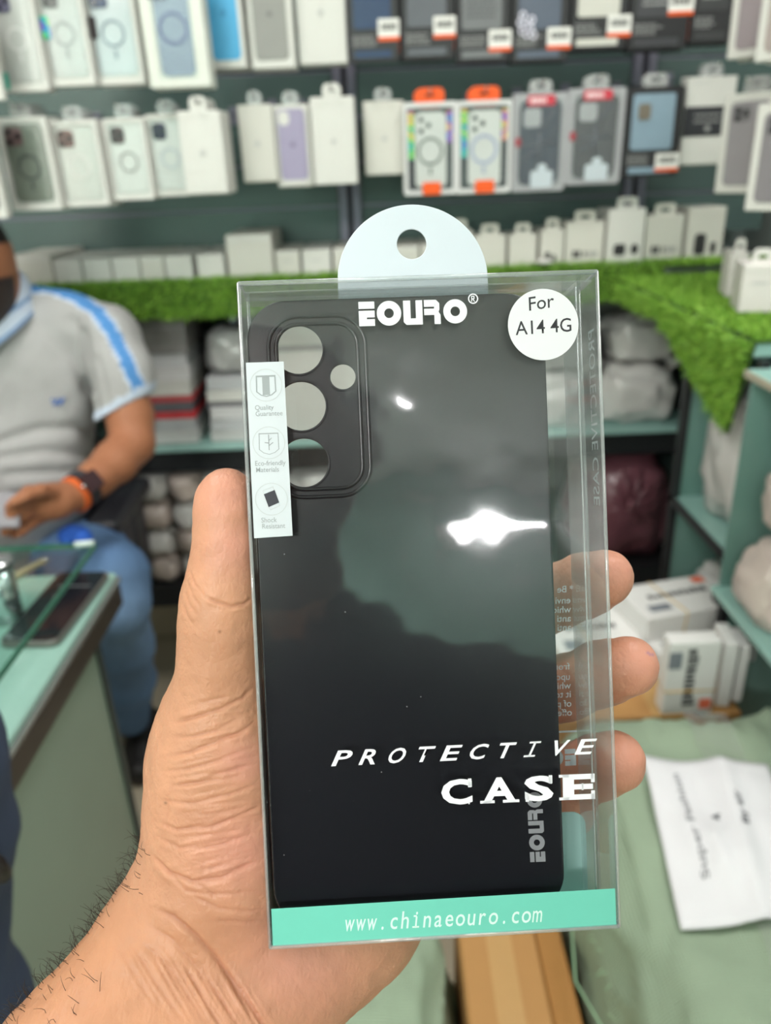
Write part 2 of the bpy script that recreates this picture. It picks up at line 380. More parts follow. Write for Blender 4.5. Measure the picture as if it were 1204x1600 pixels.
# ================================================================== the clear box with the phone cover
BR = np.array([[0.9994820763955045, -0.0023319155657888016, 0.03209581178167876], [0.030579510324268103, 0.3794857030991852, -0.924692108050915],
               [-0.010023597780183522, 0.9251946623890084, 0.3793604673321009]])
BL = np.array([0.011469841590690377, 0.17595465227197085, 1.3421607686243646])
BW, BH, BT = 0.0945, 0.1764, 0.017
BMAT = Matrix([[*BR[i], BL[i]] for i in range(3)] + [[0, 0, 0, 1]])
def lpx(px, py, z=0.0):                           # photo pixel -> place on the plane of the box at local height z
    n = BR[:, 2]; d = ray(px, py); P0 = BL + n * z; P = CAM_C + d * (((P0 - CAM_C) @ n) / (d @ n)); q = BR.T @ (P - BL); return np.array([q[0], q[1]])
film = clear_mat('clear_plastic_film', (0.985, 0.99, 0.99), 1.5, 0.06, dust=0.35, gain=1.25, wavy=.0007)
film_side = clear_mat('clear_plastic_side', (0.93, 0.95, 0.95), 1.5, 0.06, haze=0.06)
edge_m = clear_mat('plastic_fold', (0.9, 0.93, 0.93), 1.6, 0.12, haze=0.2, haze_col=(0.75, 0.8, 0.8), gain=2.0)
white_print = M(238, 241, 246, 0.5, name='white_print', var=0.01)
pack = thing('clear_box', 'clear plastic retail box printed PROTECTIVE CASE held up in the hand', 'box'); pack.matrix_world = BMAT
th = 0.00035; w2, h2 = BW / 2, BH / 2
box('front_panel', (-w2, w2, -h2, h2, -th, 0), film, pack)
box('back_panel', (-w2, w2, -h2, h2, -BT, -BT + th), clear_mat('clear_plastic_back', (0.97, 0.98, 0.98), 1.5, 0.04, haze=0.02), pack)
box('side_panel', (-w2, -w2 + th, -h2, h2, -BT + th, -th), film_side, pack)
box('side_panel', (w2 - th, w2, -h2, h2, -BT + th, -th), film_side, pack)
box('top_panel', (-w2 + th, w2 - th, h2 - th, h2, -BT + th, -th), film_side, pack)
mint = M(112, 204, 184, 0.35, name='mint_print', var=0.015)
box('bottom_panel', (-w2 + th, w2 - th, -h2, -h2 + th, -BT + th, -th), mint, pack)
er = 0.0005
for sx in (-1, 1):
    for z in (0, -BT): tube('fold_edge', [(sx * w2, -h2, z), (sx * w2, h2, z)], er, edge_m, pack, 6)
    for sy in (-1, 1): tube('fold_edge', [(sx * w2, sy * h2, 0), (sx * w2, sy * h2, -BT)], er, edge_m, pack, 6)
for sy in (-1, 1):
    for z in (0, -BT): tube('fold_edge', [(-w2, sy * h2, z), (w2, sy * h2, z)], er * (1.3 if z == 0 else 1), edge_m, pack, 6)
# inner tuck flaps seen through the right and top walls
box('tuck_flap', (w2 - .0052, w2 - .0047, -h2 + .002, h2 - .003, -BT + .0006, -.003), clear_mat('clear_flap', (0.9, 0.93, 0.93), 1.5, 0.08, haze=0.10), pack)
tube('fold_edge', [(w2 - .005, -h2 + .002, -.003), (w2 - .005, h2 - .003, -.003)], .0003, edge_m, pack, 6)
box('tuck_flap', (-w2 + .001, w2 - .001, h2 - .0022, h2 - .0018, -BT + .0006, -.0012), clear_mat('clear_flap'), pack)
# mint strip along the bottom front
sa = lpx(422, 1416)[1]; sb = lpx(962, 1392)[1]; sy1 = (sa + sb) / 2
PZ = 0.00012
box('mint_strip', (-w2 + .0008, w2 - .0008, -h2 + .0004, sy1, 0.00002, PZ), mint, pack)
me = plate_mesh([rr_pts(BW - .0075, .030, .004, 6, 0, -h2 + .010)], .0004); me = xf(me, lambda a: a + np.array([0, 0, -BT + .0009]))
link('bottom_flap', me, M(176, 214, 210, 0.4, name='pale_mint_card'), pack)

# lettering helpers (flat print, unit height)
def poly_mesh(polys):
    bm = bmesh.new()
    for i, P in enumerate(polys):
        vs = [bm.verts.new((p[0], p[1], 0)) for p in P]; bm.faces.new(vs)
    bmesh.ops.recalc_face_normals(bm, faces=bm.faces[:])
    for f in bm.faces:
        if f.normal.z < 0: f.normal_flip()
    me = bpy.data.meshes.new('print'); bm.to_mesh(me); bm.free(); return me
def R_(x0, y0, x1, y1): return [(x0, y0), (x1, y0), (x1, y1), (x0, y1)]
def annulus(cx, cy, ro, ri, n=36, a0=0.0, a1=360.0, sx=1.0, rix=None):
    out = []; rix = ri if rix is None else rix
    for k in range(n):
        t0 = math.radians(a0 + (a1 - a0) * k / n); t1 = math.radians(a0 + (a1 - a0) * (k + 1) / n)
        out.append([(cx + sx * rix * math.cos(t0), cy + ri * math.sin(t0)), (cx + sx * ro * math.cos(t0), cy + ro * math.sin(t0)),
                    (cx + sx * ro * math.cos(t1), cy + ro * math.sin(t1)), (cx + sx * rix * math.cos(t1), cy + ri * math.sin(t1))])
    return out
def logo_polys(reg=True):
    P = []
    P += [R_(0, .71, .66, 1.0), R_(0, 0, .33, .63), R_(.33, .35, .66, .63), R_(.33, 0, .66, .28)]             # E
    P += annulus(1.26, .5, .51, .2)                                                                               # O
    u = 1.86                                                                                                      # U
    P += [R_(u, .12, u + .3, 1), R_(u + .52, 0, u + .8, 1), [(u, .12), (u + .12, 0), (u + .52, 0), (u + .52, .26), (u + .3, .26), (u + .3, .12)]]
    r = 2.73                                                                                                      # R
    P += [R_(r, .72, r + .5, 1.0), R_(r, .38, r + .42, .64), [(r + .42, .38), (r + .42, 0), (r + .68, 0), (r + .68, .38)],
          [(r + .42, .38), (r + .68, .38), (r + .60, .5), (r + .64, .6), (r + .64, .86), (r + .5, 1.0), (r + .42, .9)]]
    P += annulus(4.03, .5, .5, .2)                                                                                # O
    if reg:
        P += annulus(4.80, 1.0, .215, .165, 24)
        P += [R_(4.72, .88, 4.755, 1.12), R_(4.72, 1.08, 4.84, 1.12), R_(4.72, .98, 4.84, 1.015), R_(4.82, .98, 4.86, 1.12), [(4.77, .98), (4.81, .98), (4.88, .88), (4.84, .88)]]
    return P
def put_print(name, me, f2, z, material, parent=pack):   # me: local xy -> f2 maps to box local xy
    xf(me, lambda a: np.c_[f2(a[:, :2]), np.full(len(a), z)]); me.name = name
    return link(name, me, material, parent)
def affine(p0, px_, py_):                                # p0 origin, px_ image of (1,0), py_ image of (0,1)
    p0, px_, py_ = map(np.array, (p0, px_, py_)); return lambda a: p0 + a[:, :1] * (px_ - p0) + a[:, 1:2] * (py_ - p0)
# EOURO(R) at the top
o0 = lpx(561, 510); o1 = lpx(730, 505); oh = lpx(559.5, 472)
put_print('logo_print', poly_mesh(logo_polys()), affine(o0, o0 + (o1 - o0) / 4.53, oh), PZ, white_print)
# PROTECTIVE, slanted and spaced like a typewriter
def glyph(ch, w, h, bold=0.0, extra=()):
    me = text_mesh(ch, 1.0, 0.0, bold); n = len(me.vertices); a = np.empty(n * 3, np.float32); me.vertices.foreach_get('co', a); a = a.reshape(-1, 3)
    lo, hi = a.min(0), a.max(0); s = np.array([w / (hi[0] - lo[0]), h / (hi[1] - lo[1]), 1])
    xf(me, lambda q: (q - [(lo[0] + hi[0]) / 2, lo[1], 0]) * s)
    return join_meshes('g', [me] + [poly_mesh([e]) for e in extra]) if extra else me
S = 0.036
def bars(*r): return [R_(*q) for q in r]
PITCHX = 0.44 / 1.0
gl = []
for i, ch in enumerate('PROTECTIVE'):
    ex = []
    if ch == 'I': ex = bars((-.36, 0, .36, .12), (-.36, .88, .36, 1.0))
    g = glyph(ch, 0.15 if ch == 'I' else 1.04, 1.0, 0.016, ex)
    gl.append(xf(g, lambda a, i=i: np.c_[a[:, 0] + i * 1.72 + 0.48 * a[:, 1] + 0.4, a[:, 1], a[:, 2]]))
me = join_meshes('protective', gl)
b0 = lpx(520, 1197); b1 = lpx(922, 1178); bh = lpx(519, 1173)
put_print('word_print', me, affine(b0, b0 + (b1 - b0) / (9 * 1.72 + .92), b0 + (bh - b0) * 1.0), PZ, white_print)
# CASE with slab serifs
gl = []
ser = {'C': bars((.36, .66, .47, 1.0), (.36, .0, .40, .10)), 'A': bars((-.62, 0, -.16, .11), (.10, 0, .62, .11)), 'S': bars((.32, .68, .43, 1.0), (-.43, 0, -.32, .32)),
       'E': bars((-.62, 0, -.3, .11), (-.62, .89, -.3, 1.0), (.40, 0, .52, .34), (.40, .66, .52, 1.0), (.10, .37, .16, .63))}
for i, ch in enumerate('CASE'):
    g = glyph(ch, [.98, 1.08, .92, 1.0][i], 1.0, 0.035, ser[ch]); gl.append(xf(g, lambda a, i=i: np.c_[a[:, 0] + [.5, 1.85, 3.1, 4.36][i], a[:, 1], a[:, 2]]))
me = join_meshes('case', gl)
b0 = lpx(689, 1258); b1 = lpx(929, 1248); bh = lpx(688, 1218)
put_print('word_print', me, affine(b0, b0 + (b1 - b0) / 4.88, bh), PZ + .00001, white_print)
# web address on the strip
gl = []
for i, ch in enumerate('www.chinaeouro.com'):
    me = text_mesh(ch, 1.0, 0.0, 0.006); n = len(me.vertices); a = np.empty(n * 3, np.float32); me.vertices.foreach_get('co', a); a = a.reshape(-1, 3); c = (a[:, 0].min() + a[:, 0].max()) / 2
    wd = a[:, 0].max() - a[:, 0].min(); k = min(1.0, 0.56 / wd) if ch in 'wm' else (1.12 if ch not in '.i' else 1.0)
    ex = [me]
    if ch == 'i': ex.append(poly_mesh(bars((c - .2, 0, c + .2, .07), (c - .18, .44, c, .51))))
    me = join_meshes('g', ex); gl.append(xf(me, lambda q, i=i, c=c, k=k: np.c_[(q[:, 0] - c) * k + i * .655 + .2 * q[:, 1], q[:, 1] * 1.05, q[:, 2]]))
me = join_meshes('web', gl)
b0 = lpx(545, 1454); b1 = lpx(838, 1440); bh = lpx(543.5, 1417)
put_print('web_print', me, affine(b0, b0 + (b1 - b0) / (17 * .655), bh), PZ + .00008, M(214, 246, 236, .5, name='pale_print', var=.01))
# round size sticker
c = lpx(848, 507.5); rr = (lpx(903, 507)[0] - lpx(793, 509)[0]) / 2
me = plate_mesh([circ_pts(c[0], c[1], rr, 48)], .0002); st = link('round_sticker', xf(me, lambda a: a + np.array([0, 0, .0002])), M(228, 231, 234, .35, name='sticker_white', var=.01), pack); st['label'] = 'round white sticker reading For A14 4G'
ink = M(38, 38, 44, 0.5, name='black_ink', var=.02)
for s, (x0, y0, x1, hh) in {'For': (826, 486, 865, 27), 'A14 4G': (805, 524, 892, 27)}.items():
    me = text_mesh(s, 1.0, 0, .004); n = len(me.vertices); a = np.empty(n * 3, np.float32); me.vertices.foreach_get('co', a); a = a.reshape(-1, 3); wd = a[:, 0].max() - a[:, 0].min(); lo = a[:, 0].min()
    xf(me, lambda q: np.c_[(q[:, 0] - lo) / wd, q[:, 1] / .72, q[:, 2]])
    p0 = lpx(x0, y0); p1 = lpx(x1, y0 - 6); ph = lpx(x0 - 1, y0 - 22)
    put_print('sticker_lettering', me, affine(p0, p1, ph), .00032, ink, st)
# white strip label with the three pictograms
q = [lpx(*p) for p in ((384, 567), (443, 565), (457, 837), (397, 841))]
V = [(p[0], p[1], z) for z in (.00004, .00018) for p in q]
lab = from_lists('strip_label', V, [(0, 1, 2, 3), (7, 6, 5, 4), (0, 4, 5, 1), (1, 5, 6, 2), (2, 6, 7, 3), (3, 7, 4, 0)], M(200, 208, 213, .4, name='label_white', var=.01), pack)
grey = M(150, 158, 160, .5, name='grey_ink', var=.02); pale = M(188, 195, 197, .5, name='pale_ink', var=.02)
LZ = .00024
def lab_f(cx, cy, s):                                     # unit = s pixels around the photo place (cx, cy)
    p0 = lpx(cx, cy); return affine(p0, lpx(cx + s, cy - s * .035), lpx(cx - s * .045, cy - s))
for (cx, cy) in ((415.5, 602), (420, 692), (424, 780)):
    put_print('pictogram_ring', poly_mesh(annulus(0, 0, 1.0, .955, 40)), lab_f(cx, cy, 25.5), LZ, pale, lab)
def frame_polys(P, t):
    c = np.mean(P, 0); Q = [tuple(c + (np.array(p) - c) * (1 - t)) for p in P]; n = len(P)
    return [[P[i], P[(i + 1) % n], Q[(i + 1) % n], Q[i]] for i in range(n)]
shield = [(-.6, .6), (.6, .6), (.62, -.4), (.35, -.62), (0, -.72), (-.35, -.62), (-.62, -.4)]
put_print('shield_pictogram', poly_mesh(frame_polys(shield, .12) + [R_(-.22, -.6, .22, .55)]), lab_f(415.5, 602, 25.5), LZ, grey, lab)
put_print('leaf_pictogram', poly_mesh(frame_polys(shield, .07) + [R_(-.025, -.45, .025, .5), [(0, -.2), (.28, .0), (.25, .04), (0, -.14)], [(0, -.05), (-.26, .0), (-.25, .05), (0, .02)], [(0, .1), (.2, .28), (.17, .31), (0, .16)]]), lab_f(420, 692, 25.5), LZ, grey, lab)
ph = [(-.52, .55), (.12, .78), (.52, -.42), (-.1, -.68)]
put_print('phone_pictogram', poly_mesh([[(-.45, .32), (.22, .56), (.47, -.22), (-.19, -.48)]]), lab_f(424, 780, 25.5), LZ + .00002, M(28, 30, 42, .5, name='navy_ink'), lab)
put_print('phone_outline', poly_mesh(frame_polys(ph, .07)), lab_f(424, 780, 25.5), LZ, pale, lab)
for s, x0, y0 in (('Quality', 398, 641), ('Guarantee', 399, 650.5), ('Eco-friendly', 398, 728), ('Materials', 399.5, 738), ('Shock', 408, 816.5), ('Resistant', 409, 826)):
    me = text_mesh(s, 1.0, 0, .002); p0 = lpx(x0, y0); put_print('label_lettering', me, affine(p0, lpx(x0 + 10, y0 - .35), lpx(x0 - .3, y0 - 11)), LZ, grey, lab)
# mirrored small print on the back panel and on the right wall
bt = ['* Be your best choice for', 'environment friendly use', 'which protects the phone', 'and keeps the screen safe', 'and clean every day'][:5]
ys = [925, 942.5, 957, 971, 985]
for s, y in zip(['* Be', 'envi', 'whic', 'anti', 'anti'], ys):
    me = text_mesh(s, 1.0, 0, .006); p0 = lpx(891 + (y - 925) * .02 + (5 if s[0] == '*' else 0), y, -BT); put_print('back_print', me, affine(p0, lpx(891 - 15, y + .6, -BT) + (p0 - lpx(891, y, -BT)), lpx(891, y - 15, -BT) + (p0 - lpx(891, y, -BT))), -BT - .0001, white_print)
for s, y in zip(['fron', 'upon', 'whic', 'it to', 'of pr', 'offer'], [1046, 1062, 1076, 1089.5, 1104, 1118]):
    x = 890 + (y - 1046) * .05; me = text_mesh(s, 1.0, 0, .006); p0 = lpx(x, y, -BT); put_print('back_print', me, affine(p0, lpx(x - 15, y + .6, -BT), lpx(x, y - 15, -BT)), -BT - .0001, white_print)
p0 = lpx(901, 1141, -BT); put_print('back_rule', poly_mesh([R_(0, 0, 1, 1)]), affine(p0, lpx(868, 1142.5, -BT), lpx(901, 1144, -BT)), -BT - .0001, white_print)
p0 = lpx(900, 1196, -BT); put_print('back_logo', poly_mesh(logo_polys(False)), affine(p0, lpx(900 - 26, 1197.3, -BT), lpx(899, 1170, -BT)), -BT - .0001, white_print)
me = text_mesh('PROTECTIVE CASE', 1.0, 0, .004); a = np.empty(len(me.vertices) * 3, np.float32); me.vertices.foreach_get('co', a); wd = a.reshape(-1, 3)[:, 0].max()
yt, yb = lpx(932, 505)[1], lpx(950, 790)[1]
xf(me, lambda q: np.c_[np.full(len(q), w2 + .00008), yt + (yb - yt) * q[:, 0] / wd, -.0045 - q[:, 1] / .72 * .0055]); link('side_print', me, white_print, pack)
# hang tab
c = lpx(645, 436, -BT); rt = lpx(762, 436, -BT)[0] - c[0]; hc = lpx(643, 381, -BT); hr = lpx(666, 381, -BT)[0] - hc[0]
arc = [(c[0] + rt * math.cos(math.radians(a)), c[1] + rt * .985 * math.sin(math.radians(a))) for a in range(0, 181, 4)] + [(c[0] - rt, h2 - .006), (c[0] + rt, h2 - .006)]
me = plate_mesh([arc, circ_pts(hc[0], hc[1], hr, 36)], .0006, .0002); tab = link('hang_tab', xf(me, lambda a: a + np.array([0, 0, -BT - .0005])), M(206, 216, 224, .35, name='milky_plastic', var=.01, sss=.0), pack); tab['label'] = 'milky white rounded hang tab with a round hole'

# ------------------------------------------------------------------ the black phone cover inside
CZ = -0.0042
cover = thing('phone_cover', 'matte black phone cover with three camera holes inside the clear box', 'phone case'); cover.matrix_world = BMAT
black = mat('matte_black_plastic', srgb(24, 26, 32), 0.24, var=0.05, vscale=60, spec=0.6, bump=0.02, bscale=3000)
lx = lpx(386, 560, CZ)[0]; rx = lpx(853.5, 565, CZ)[0]; ty = (lpx(480, 467, CZ)[1] + lpx(800, 458, CZ)[1]) / 2; by = lpx(650, 1437, CZ)[1]
lx = (lx + lpx(428, 1400, CZ)[0]) / 2; rx = (rx + lpx(881, 1370, CZ)[0]) / 2
CX, CY, CWd, CH = (lx + rx) / 2, (ty + by) / 2, rx - lx, ty - by
holes = []
for (hx, hy, r) in ((466, 546.5, 37.8), (470.5, 634.5, 38.3), (475, 723, 38.0), (535.5, 588.5, 19.8)):
    p = lpx(hx, hy, CZ); holes.append((p, lpx(hx + r, hy, CZ)[0] - p[0]))
me = plate_mesh([rr_pts(CWd, CH, .0105, 10, CX, CY)] + [circ_pts(p[0], p[1], r, 40) for p, r in holes], .0016, .0006, 3)
link('back_plate', xf(me, lambda a: a + np.array([0, 0, CZ - .0008])), black, cover, True)
me = plate_mesh([rr_pts(CWd, CH, .0105, 10, CX, CY), rr_pts(CWd - .0026, CH - .0026, .0095, 10, CX, CY)], .0078, .0006, 2)
link('side_rim', xf(me, lambda a: a + np.array([0, 0, CZ - .0046])), black, cover, True)
i0 = lpx(413, 490, CZ); i1 = lpx(571, 488, CZ); i2 = lpx(580, 776, CZ); iw = i1[0] - i0[0]; ih = i1[1] - i2[1]; icx = (i0[0] + (i1[0] + i2[0]) / 2) / 2 + .0002; icy = (i1[1] + i2[1]) / 2
for g in (0.0, 0.0021):
    me = plate_mesh([rr_pts(iw - 2 * g, ih - 2 * g, .0085 - g, 8, icx, icy), rr_pts(iw - 2 * g - .0022, ih - 2 * g - .0022, .0074 - g, 8, icx, icy)], .0011, .0005, 3)
    link('camera_rim', xf(me, lambda a: a + np.array([0, 0, CZ + .0001])), black, cover, True)
for p, r in holes:
    me = plate_mesh([circ_pts(p[0], p[1], r + .0006, 40), circ_pts(p[0], p[1], r, 40)], .0006, .0002, 2)
    link('hole_rim', xf(me, lambda a: a + np.array([0, 0, CZ + .0001])), black, cover, True)
p0 = lpx(852, 1346, CZ); put_print('cover_logo', poly_mesh(logo_polys(False)), affine(p0, p0 + (lpx(846, 1237, CZ) - p0) / 4.53, lpx(828, 1347, CZ)), CZ + .00008, M(150, 152, 158, .5, name='grey_logo'), cover)
# ================================================================== the hand (left hand of the person taking the picture)
def cpt(px, py, D, r): return ((px - 602) / CAM_F * D, (800 - py) / CAM_F * D, -D, r / 1000.0)
hf = Field((-.175, -.235, -.285), (.098, .022, -.150), 0.00085)
def fin(*pts, k=.004): hf.chain([cpt(*p) for p in pts], k)
# forearm and wrist: two long bones with flesh between
fin((280, 1440, .232, 17.5), (222, 1528, .224, 17.5), (120, 1665, .212, 20), (-60, 1900, .19, 25), k=.012)
fin((505, 1472, .238, 17), (437, 1533, .230, 18), (320, 1670, .218, 21), (120, 1900, .195, 26), k=.012)
fin((390, 1480, .238, 20), (330, 1560, .228, 20), (200, 1720, .212, 24), k=.014)
# palm
fin((362, 1335, .234, 24.5), (300, 1425, .233, 19), k=.014)
fin((562, 1418, .245, 18), (500, 1470, .240, 17.5), k=.012)
hf.chain([cpt(480, 1290, .247, 22), cpt(430, 1400, .243, 20), cpt(390, 1470, .238, 19)], .014)
hf.chain([cpt(560, 1330, .249, 21), cpt(555, 1415, .246, 19)], .014)
hf.chain([cpt(540, 1150, .251, 18), cpt(500, 1270, .249, 21)], .014)
hf.chain([cpt(610, 1090, .252, 14), cpt(630, 1200, .253, 15), cpt(620, 1300, .251, 15)], .012)
# thumb
fin((354, 777, .2115, 8.1), (356, 800, .212, 8.8), (357, 850, .2125, 9.3), (352, 900, .213, 9.9), (348, 945, .214, 10.7), k=.003)
fin((348, 945, .214, 10.7), (347, 990, .2155, 10.9), (347, 1040, .218, 11.6), (346, 1100, .222, 14.0), (352, 1170, .227, 18.0), k=.005)
fin((352, 1170, .227, 18.5), (354, 1240, .231, 21.5), (360, 1335, .234, 24.0), k=.010)
hf.chain([cpt(352, 1160, .230, 16), cpt(540, 1130, .251, 16)], .014)
# fingers around the back of the box
fin((600, 1060, .252, 10.5), (780, 990, .257, 9.8), (878, 929, .248, 9.7), (912, 915, .238, 9.4), (944, 903, .2305, 8.6), k=.004)
fin((620, 1140, .254, 10.8), (790, 1112, .259, 10.2), (885, 1073, .250, 9.8), (940, 1052, .240, 9.5), (980, 1041, .232, 9.1), k=.004)
fin((630, 1220, .254, 10.2), (790, 1228, .258, 9.8), (880, 1217, .250, 9.6), (930, 1200, .240, 9.4), (960, 1190, .232, 9.1), k=.004)
fin((630, 1295, .252, 9.4), (780, 1310, .255, 8.4), (850, 1292, .249, 8.0), (893, 1268, .243, 7.3), k=.004)
CBR = CW.T @ BR; CBL = CW.T @ (BL - CAM_C)
def box_field(X, Y, Z):
    P = [X - CBL[0], Y - CBL[1], Z - CBL[2]]; L = [P[0] * CBR[0, i] + P[1] * CBR[1, i] + P[2] * CBR[2, i] for i in range(3)]
    qx = np.abs(L[0]) - BW / 2 - .0005; qy = np.abs(L[1]) - BH / 2 - .0005; qz = np.abs(L[2] + BT / 2) - BT / 2 - .0005
    return np.maximum(np.maximum(qx, qy), qz)
hf.carve(box_field)
V, Fq = hf.mesh(); del hf
V = smooth_verts(V, Fq, 3, .5); V, Fq = subdivide(V, Fq); V = smooth_verts(V, Fq, 2, .5)
# skin creases pressed into the surface
N = vnormals(V, Fq); D = -V[:, 2]; PX = 602 + CAM_F * V[:, 0] / D; PY = 800 - CAM_F * V[:, 1] / D; facing = np.clip(N[:, 2] * 2.5, 0, 1)
def crease(poly, depth, width=4.0, side=1.6):
    d2 = np.full(len(V), 1e9); tt = np.zeros(len(V)); P = np.array(poly, float); nseg = len(P) - 1
    for i in range(nseg):
        a, b = P[i], P[i + 1]; v = b - a; t = np.clip(((PX - a[0]) * v[0] + (PY - a[1]) * v[1]) / (v @ v), 0, 1)
        dd = (PX - a[0] - t * v[0]) ** 2 + (PY - a[1] - t * v[1]) ** 2; m = dd < d2; d2[m] = dd[m]; tt[m] = (i + t[m]) / nseg
    fade = np.clip(np.minimum(tt, 1 - tt) * 6, 0.15, 1); d = np.sqrt(d2)
    return depth * fade * (np.exp(-(d / width) ** 2) - 0.22 * np.exp(-((d - 2.6 * width) / (side * width)) ** 2))
C = np.zeros(len(V))
creases = [([(318, 931), (338, 941), (362, 947), (383, 943), (396, 933)], .0007, 3.6), ([(322, 945), (350, 952), (392, 945)], .00022, 3.5),
    ([(268, 1132), (300, 1122), (345, 1108), (380, 1090), (398, 1072)], .0006, 4.0), ([(262, 1152), (300, 1150), (340, 1140), (390, 1112)], .0004, 4.0),
    ([(256, 1183), (296, 1175), (335, 1160), (372, 1146), (402, 1128)], .0007, 4.2), ([(252, 1205), (290, 1202), (340, 1188), (400, 1165)], .0004, 4.0),
    ([(262, 1228), (310, 1222), (360, 1205), (405, 1190)], .0004, 4.0), ([(248, 1250), (300, 1256), (360, 1240), (408, 1222)], .00045, 4.2),
    ([(243, 1282), (275, 1296), (330, 1292), (385, 1270), (410, 1258)], .0005, 4.2), ([(240, 1305), (280, 1325), (340, 1322), (410, 1296)], .0004, 4.0),
    ([(238, 1335), (262, 1362), (300, 1378), (345, 1372), (412, 1340)], .0008, 4.8), ([(255, 1352), (290, 1392), (330, 1398), (415, 1392)], .0004, 4.2),
    ([(300, 1378), (325, 1392), (340, 1408)], .0004, 4.0), ([(275, 1205), (262, 1260), (258, 1320)], .0002, 4.0),
    ([(236, 1418), (270, 1432), (305, 1462), (340, 1500), (372, 1545), (410, 1600), (440, 1640)], .0010, 6.5),
    ([(232, 1445), (270, 1470), (310, 1515), (350, 1570), (390, 1630)], .00045, 6.0), ([(215, 1470), (255, 1500), (290, 1550), (330, 1620)], .0003, 6.0),
    ([(300, 1400), (345, 1420), (420, 1425)], .0004, 5.0), ([(330, 1440), (420, 1440)], .0003, 5.0),
    ([(292, 905), (300, 930), (312, 948)], .0003, 2.8), ([(288, 922), (296, 945), (306, 962)], .0003, 2.8), ([(285, 942), (292, 962), (302, 978)], .0003, 2.8), ([(296, 890), (304, 912), (318, 930)], .0003, 2.8),
    ([(300, 1310), (318, 1345), (316, 1372)], .0002, 4.0),
    ([(892, 1010), (915, 1068), (918, 1088)], .0003, 4.0)]
rg = np.random.default_rng(3)
for i in range(70):                               # fine parallel wrinkles over the ball of the thumb and the wrist
    y = 1110 + i * 4.0 + rg.uniform(-4, 4); x = rg.uniform(255, 330); L = rg.uniform(50, 110); s = rg.uniform(-.32, -.12)
    creases.append(([(x, y), (x + L * .5, y + s * L * .5 + rg.uniform(-3, 3)), (x + L, y + s * L)], rg.uniform(.00010, .00022), 3.0))
for i in range(60):
    t = i / 59; x = 180 + 190 * t + rg.uniform(-8, 8); y = 1470 + 60 * t + rg.uniform(-10, 10); L = rg.uniform(60, 130)
    creases.append(([(x, y), (x + L * .35, y + L * .6), (x + L * .6, y + L)], rg.uniform(.00012, .00028), 3.4))
for P, dp, w in creases: C += crease(P, dp * .75, w * .68)
V = V - N * (C * facing)[:, None]
V = V + N * (fbm(V, 220, 5, 2) * .00022)[:, None]
# natural skin tint: pinker pads and tips, browner towards the back of the hand and the forearm
pink = np.zeros(len(V))
for (x, y, s) in ((352, 770, 60), (365, 850, 50), (970, 890, 40), (1005, 1030, 45), (985, 1180, 45), (470, 1500, 100), (380, 1330, 70), (380, 1190, 40)):
    pink = np.maximum(pink, np.exp(-((PX - x) ** 2 + (PY - y) ** 2) / (s * s)))
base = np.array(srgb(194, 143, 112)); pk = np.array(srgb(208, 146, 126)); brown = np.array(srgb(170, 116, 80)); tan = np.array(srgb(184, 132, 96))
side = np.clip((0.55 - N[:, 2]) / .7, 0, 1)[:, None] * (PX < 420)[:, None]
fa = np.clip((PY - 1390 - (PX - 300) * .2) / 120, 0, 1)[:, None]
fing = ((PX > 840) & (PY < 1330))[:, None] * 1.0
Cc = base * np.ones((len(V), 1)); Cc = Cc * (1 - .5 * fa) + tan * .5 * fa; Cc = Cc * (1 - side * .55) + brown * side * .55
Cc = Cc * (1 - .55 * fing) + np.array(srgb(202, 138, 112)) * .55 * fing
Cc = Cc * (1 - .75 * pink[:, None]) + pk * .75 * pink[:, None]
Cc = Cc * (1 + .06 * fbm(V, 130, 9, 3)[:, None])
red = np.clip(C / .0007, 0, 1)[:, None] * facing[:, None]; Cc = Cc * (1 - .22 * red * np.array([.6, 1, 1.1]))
for (x, y, r) in ((343, 987, 2.2), (258, 1255, 2.0)):
    m = np.exp(-((PX - x) ** 2 + (PY - y) ** 2) / r ** 2)[:, None]; Cc = Cc * (1 - .6 * m)
m = np.maximum.reduce([np.exp(-((PX - x) ** 2 + (PY - y) ** 2) / 2.6 ** 2) for x, y in ((1012, 1020), (1015, 1022.5), (1019, 1023))])[:, None]; Cc = Cc * (1 - .5 * m) + np.array(srgb(120, 90, 150)) * .5 * m
Vw = CAM_C + V @ CW.T
# the rest of the photographer: arm, head, neck (coarse), joined to the same body surface below the picture
HX, HY = -0.06, -0.34
bf = Field((-.62, -.62, .95), (.30, .16, 1.86), .009)
el = np.array([-.27, -.10, 1.06]); sh = np.array([HX - .19, HY - .02, 1.36])
far = CAM_C + CW @ np.array(cpt(20, 1905, .193, 0)[:3])
bf.cone(far, el, .027, .042, .01); bf.cone(el, sh, .045, .058, .01)
bf.ell((HX, HY, 1.65), (.078, .098, .118), .0); bf.ell((HX, HY + .03, 1.585), (.058, .07, .065), .02); bf.cone((HX, HY - .01, 1.56), (HX, HY - .03, 1.42), .055, .062, .02)
bf.ell((HX, HY + .1, 1.63), (.014, .02, .022), .008)
for s in (-1, 1): bf.ell((HX + s * .08, HY - .005, 1.63), (.012, .02, .03), .005)
V2, F2 = bf.mesh(); V2 = smooth_verts(V2, F2, 2); del bf
Vall = np.concatenate([Vw, V2]); Fall = np.concatenate([Fq, F2 + len(Vw)]); Cb = np.tile(brown, (len(V2), 1)); Cb[V2[:, 2] > 1.45] = srgb(96, 68, 54); Call = np.concatenate([Cc, Cb])  # head tint darkened: shade of its reflected silhouette put into the colour
skin = attr_mat('skin', 'skin_tint', 0.46, bump=0.10, bscale=900, sss=0.12, spec=0.4, var=0.04)
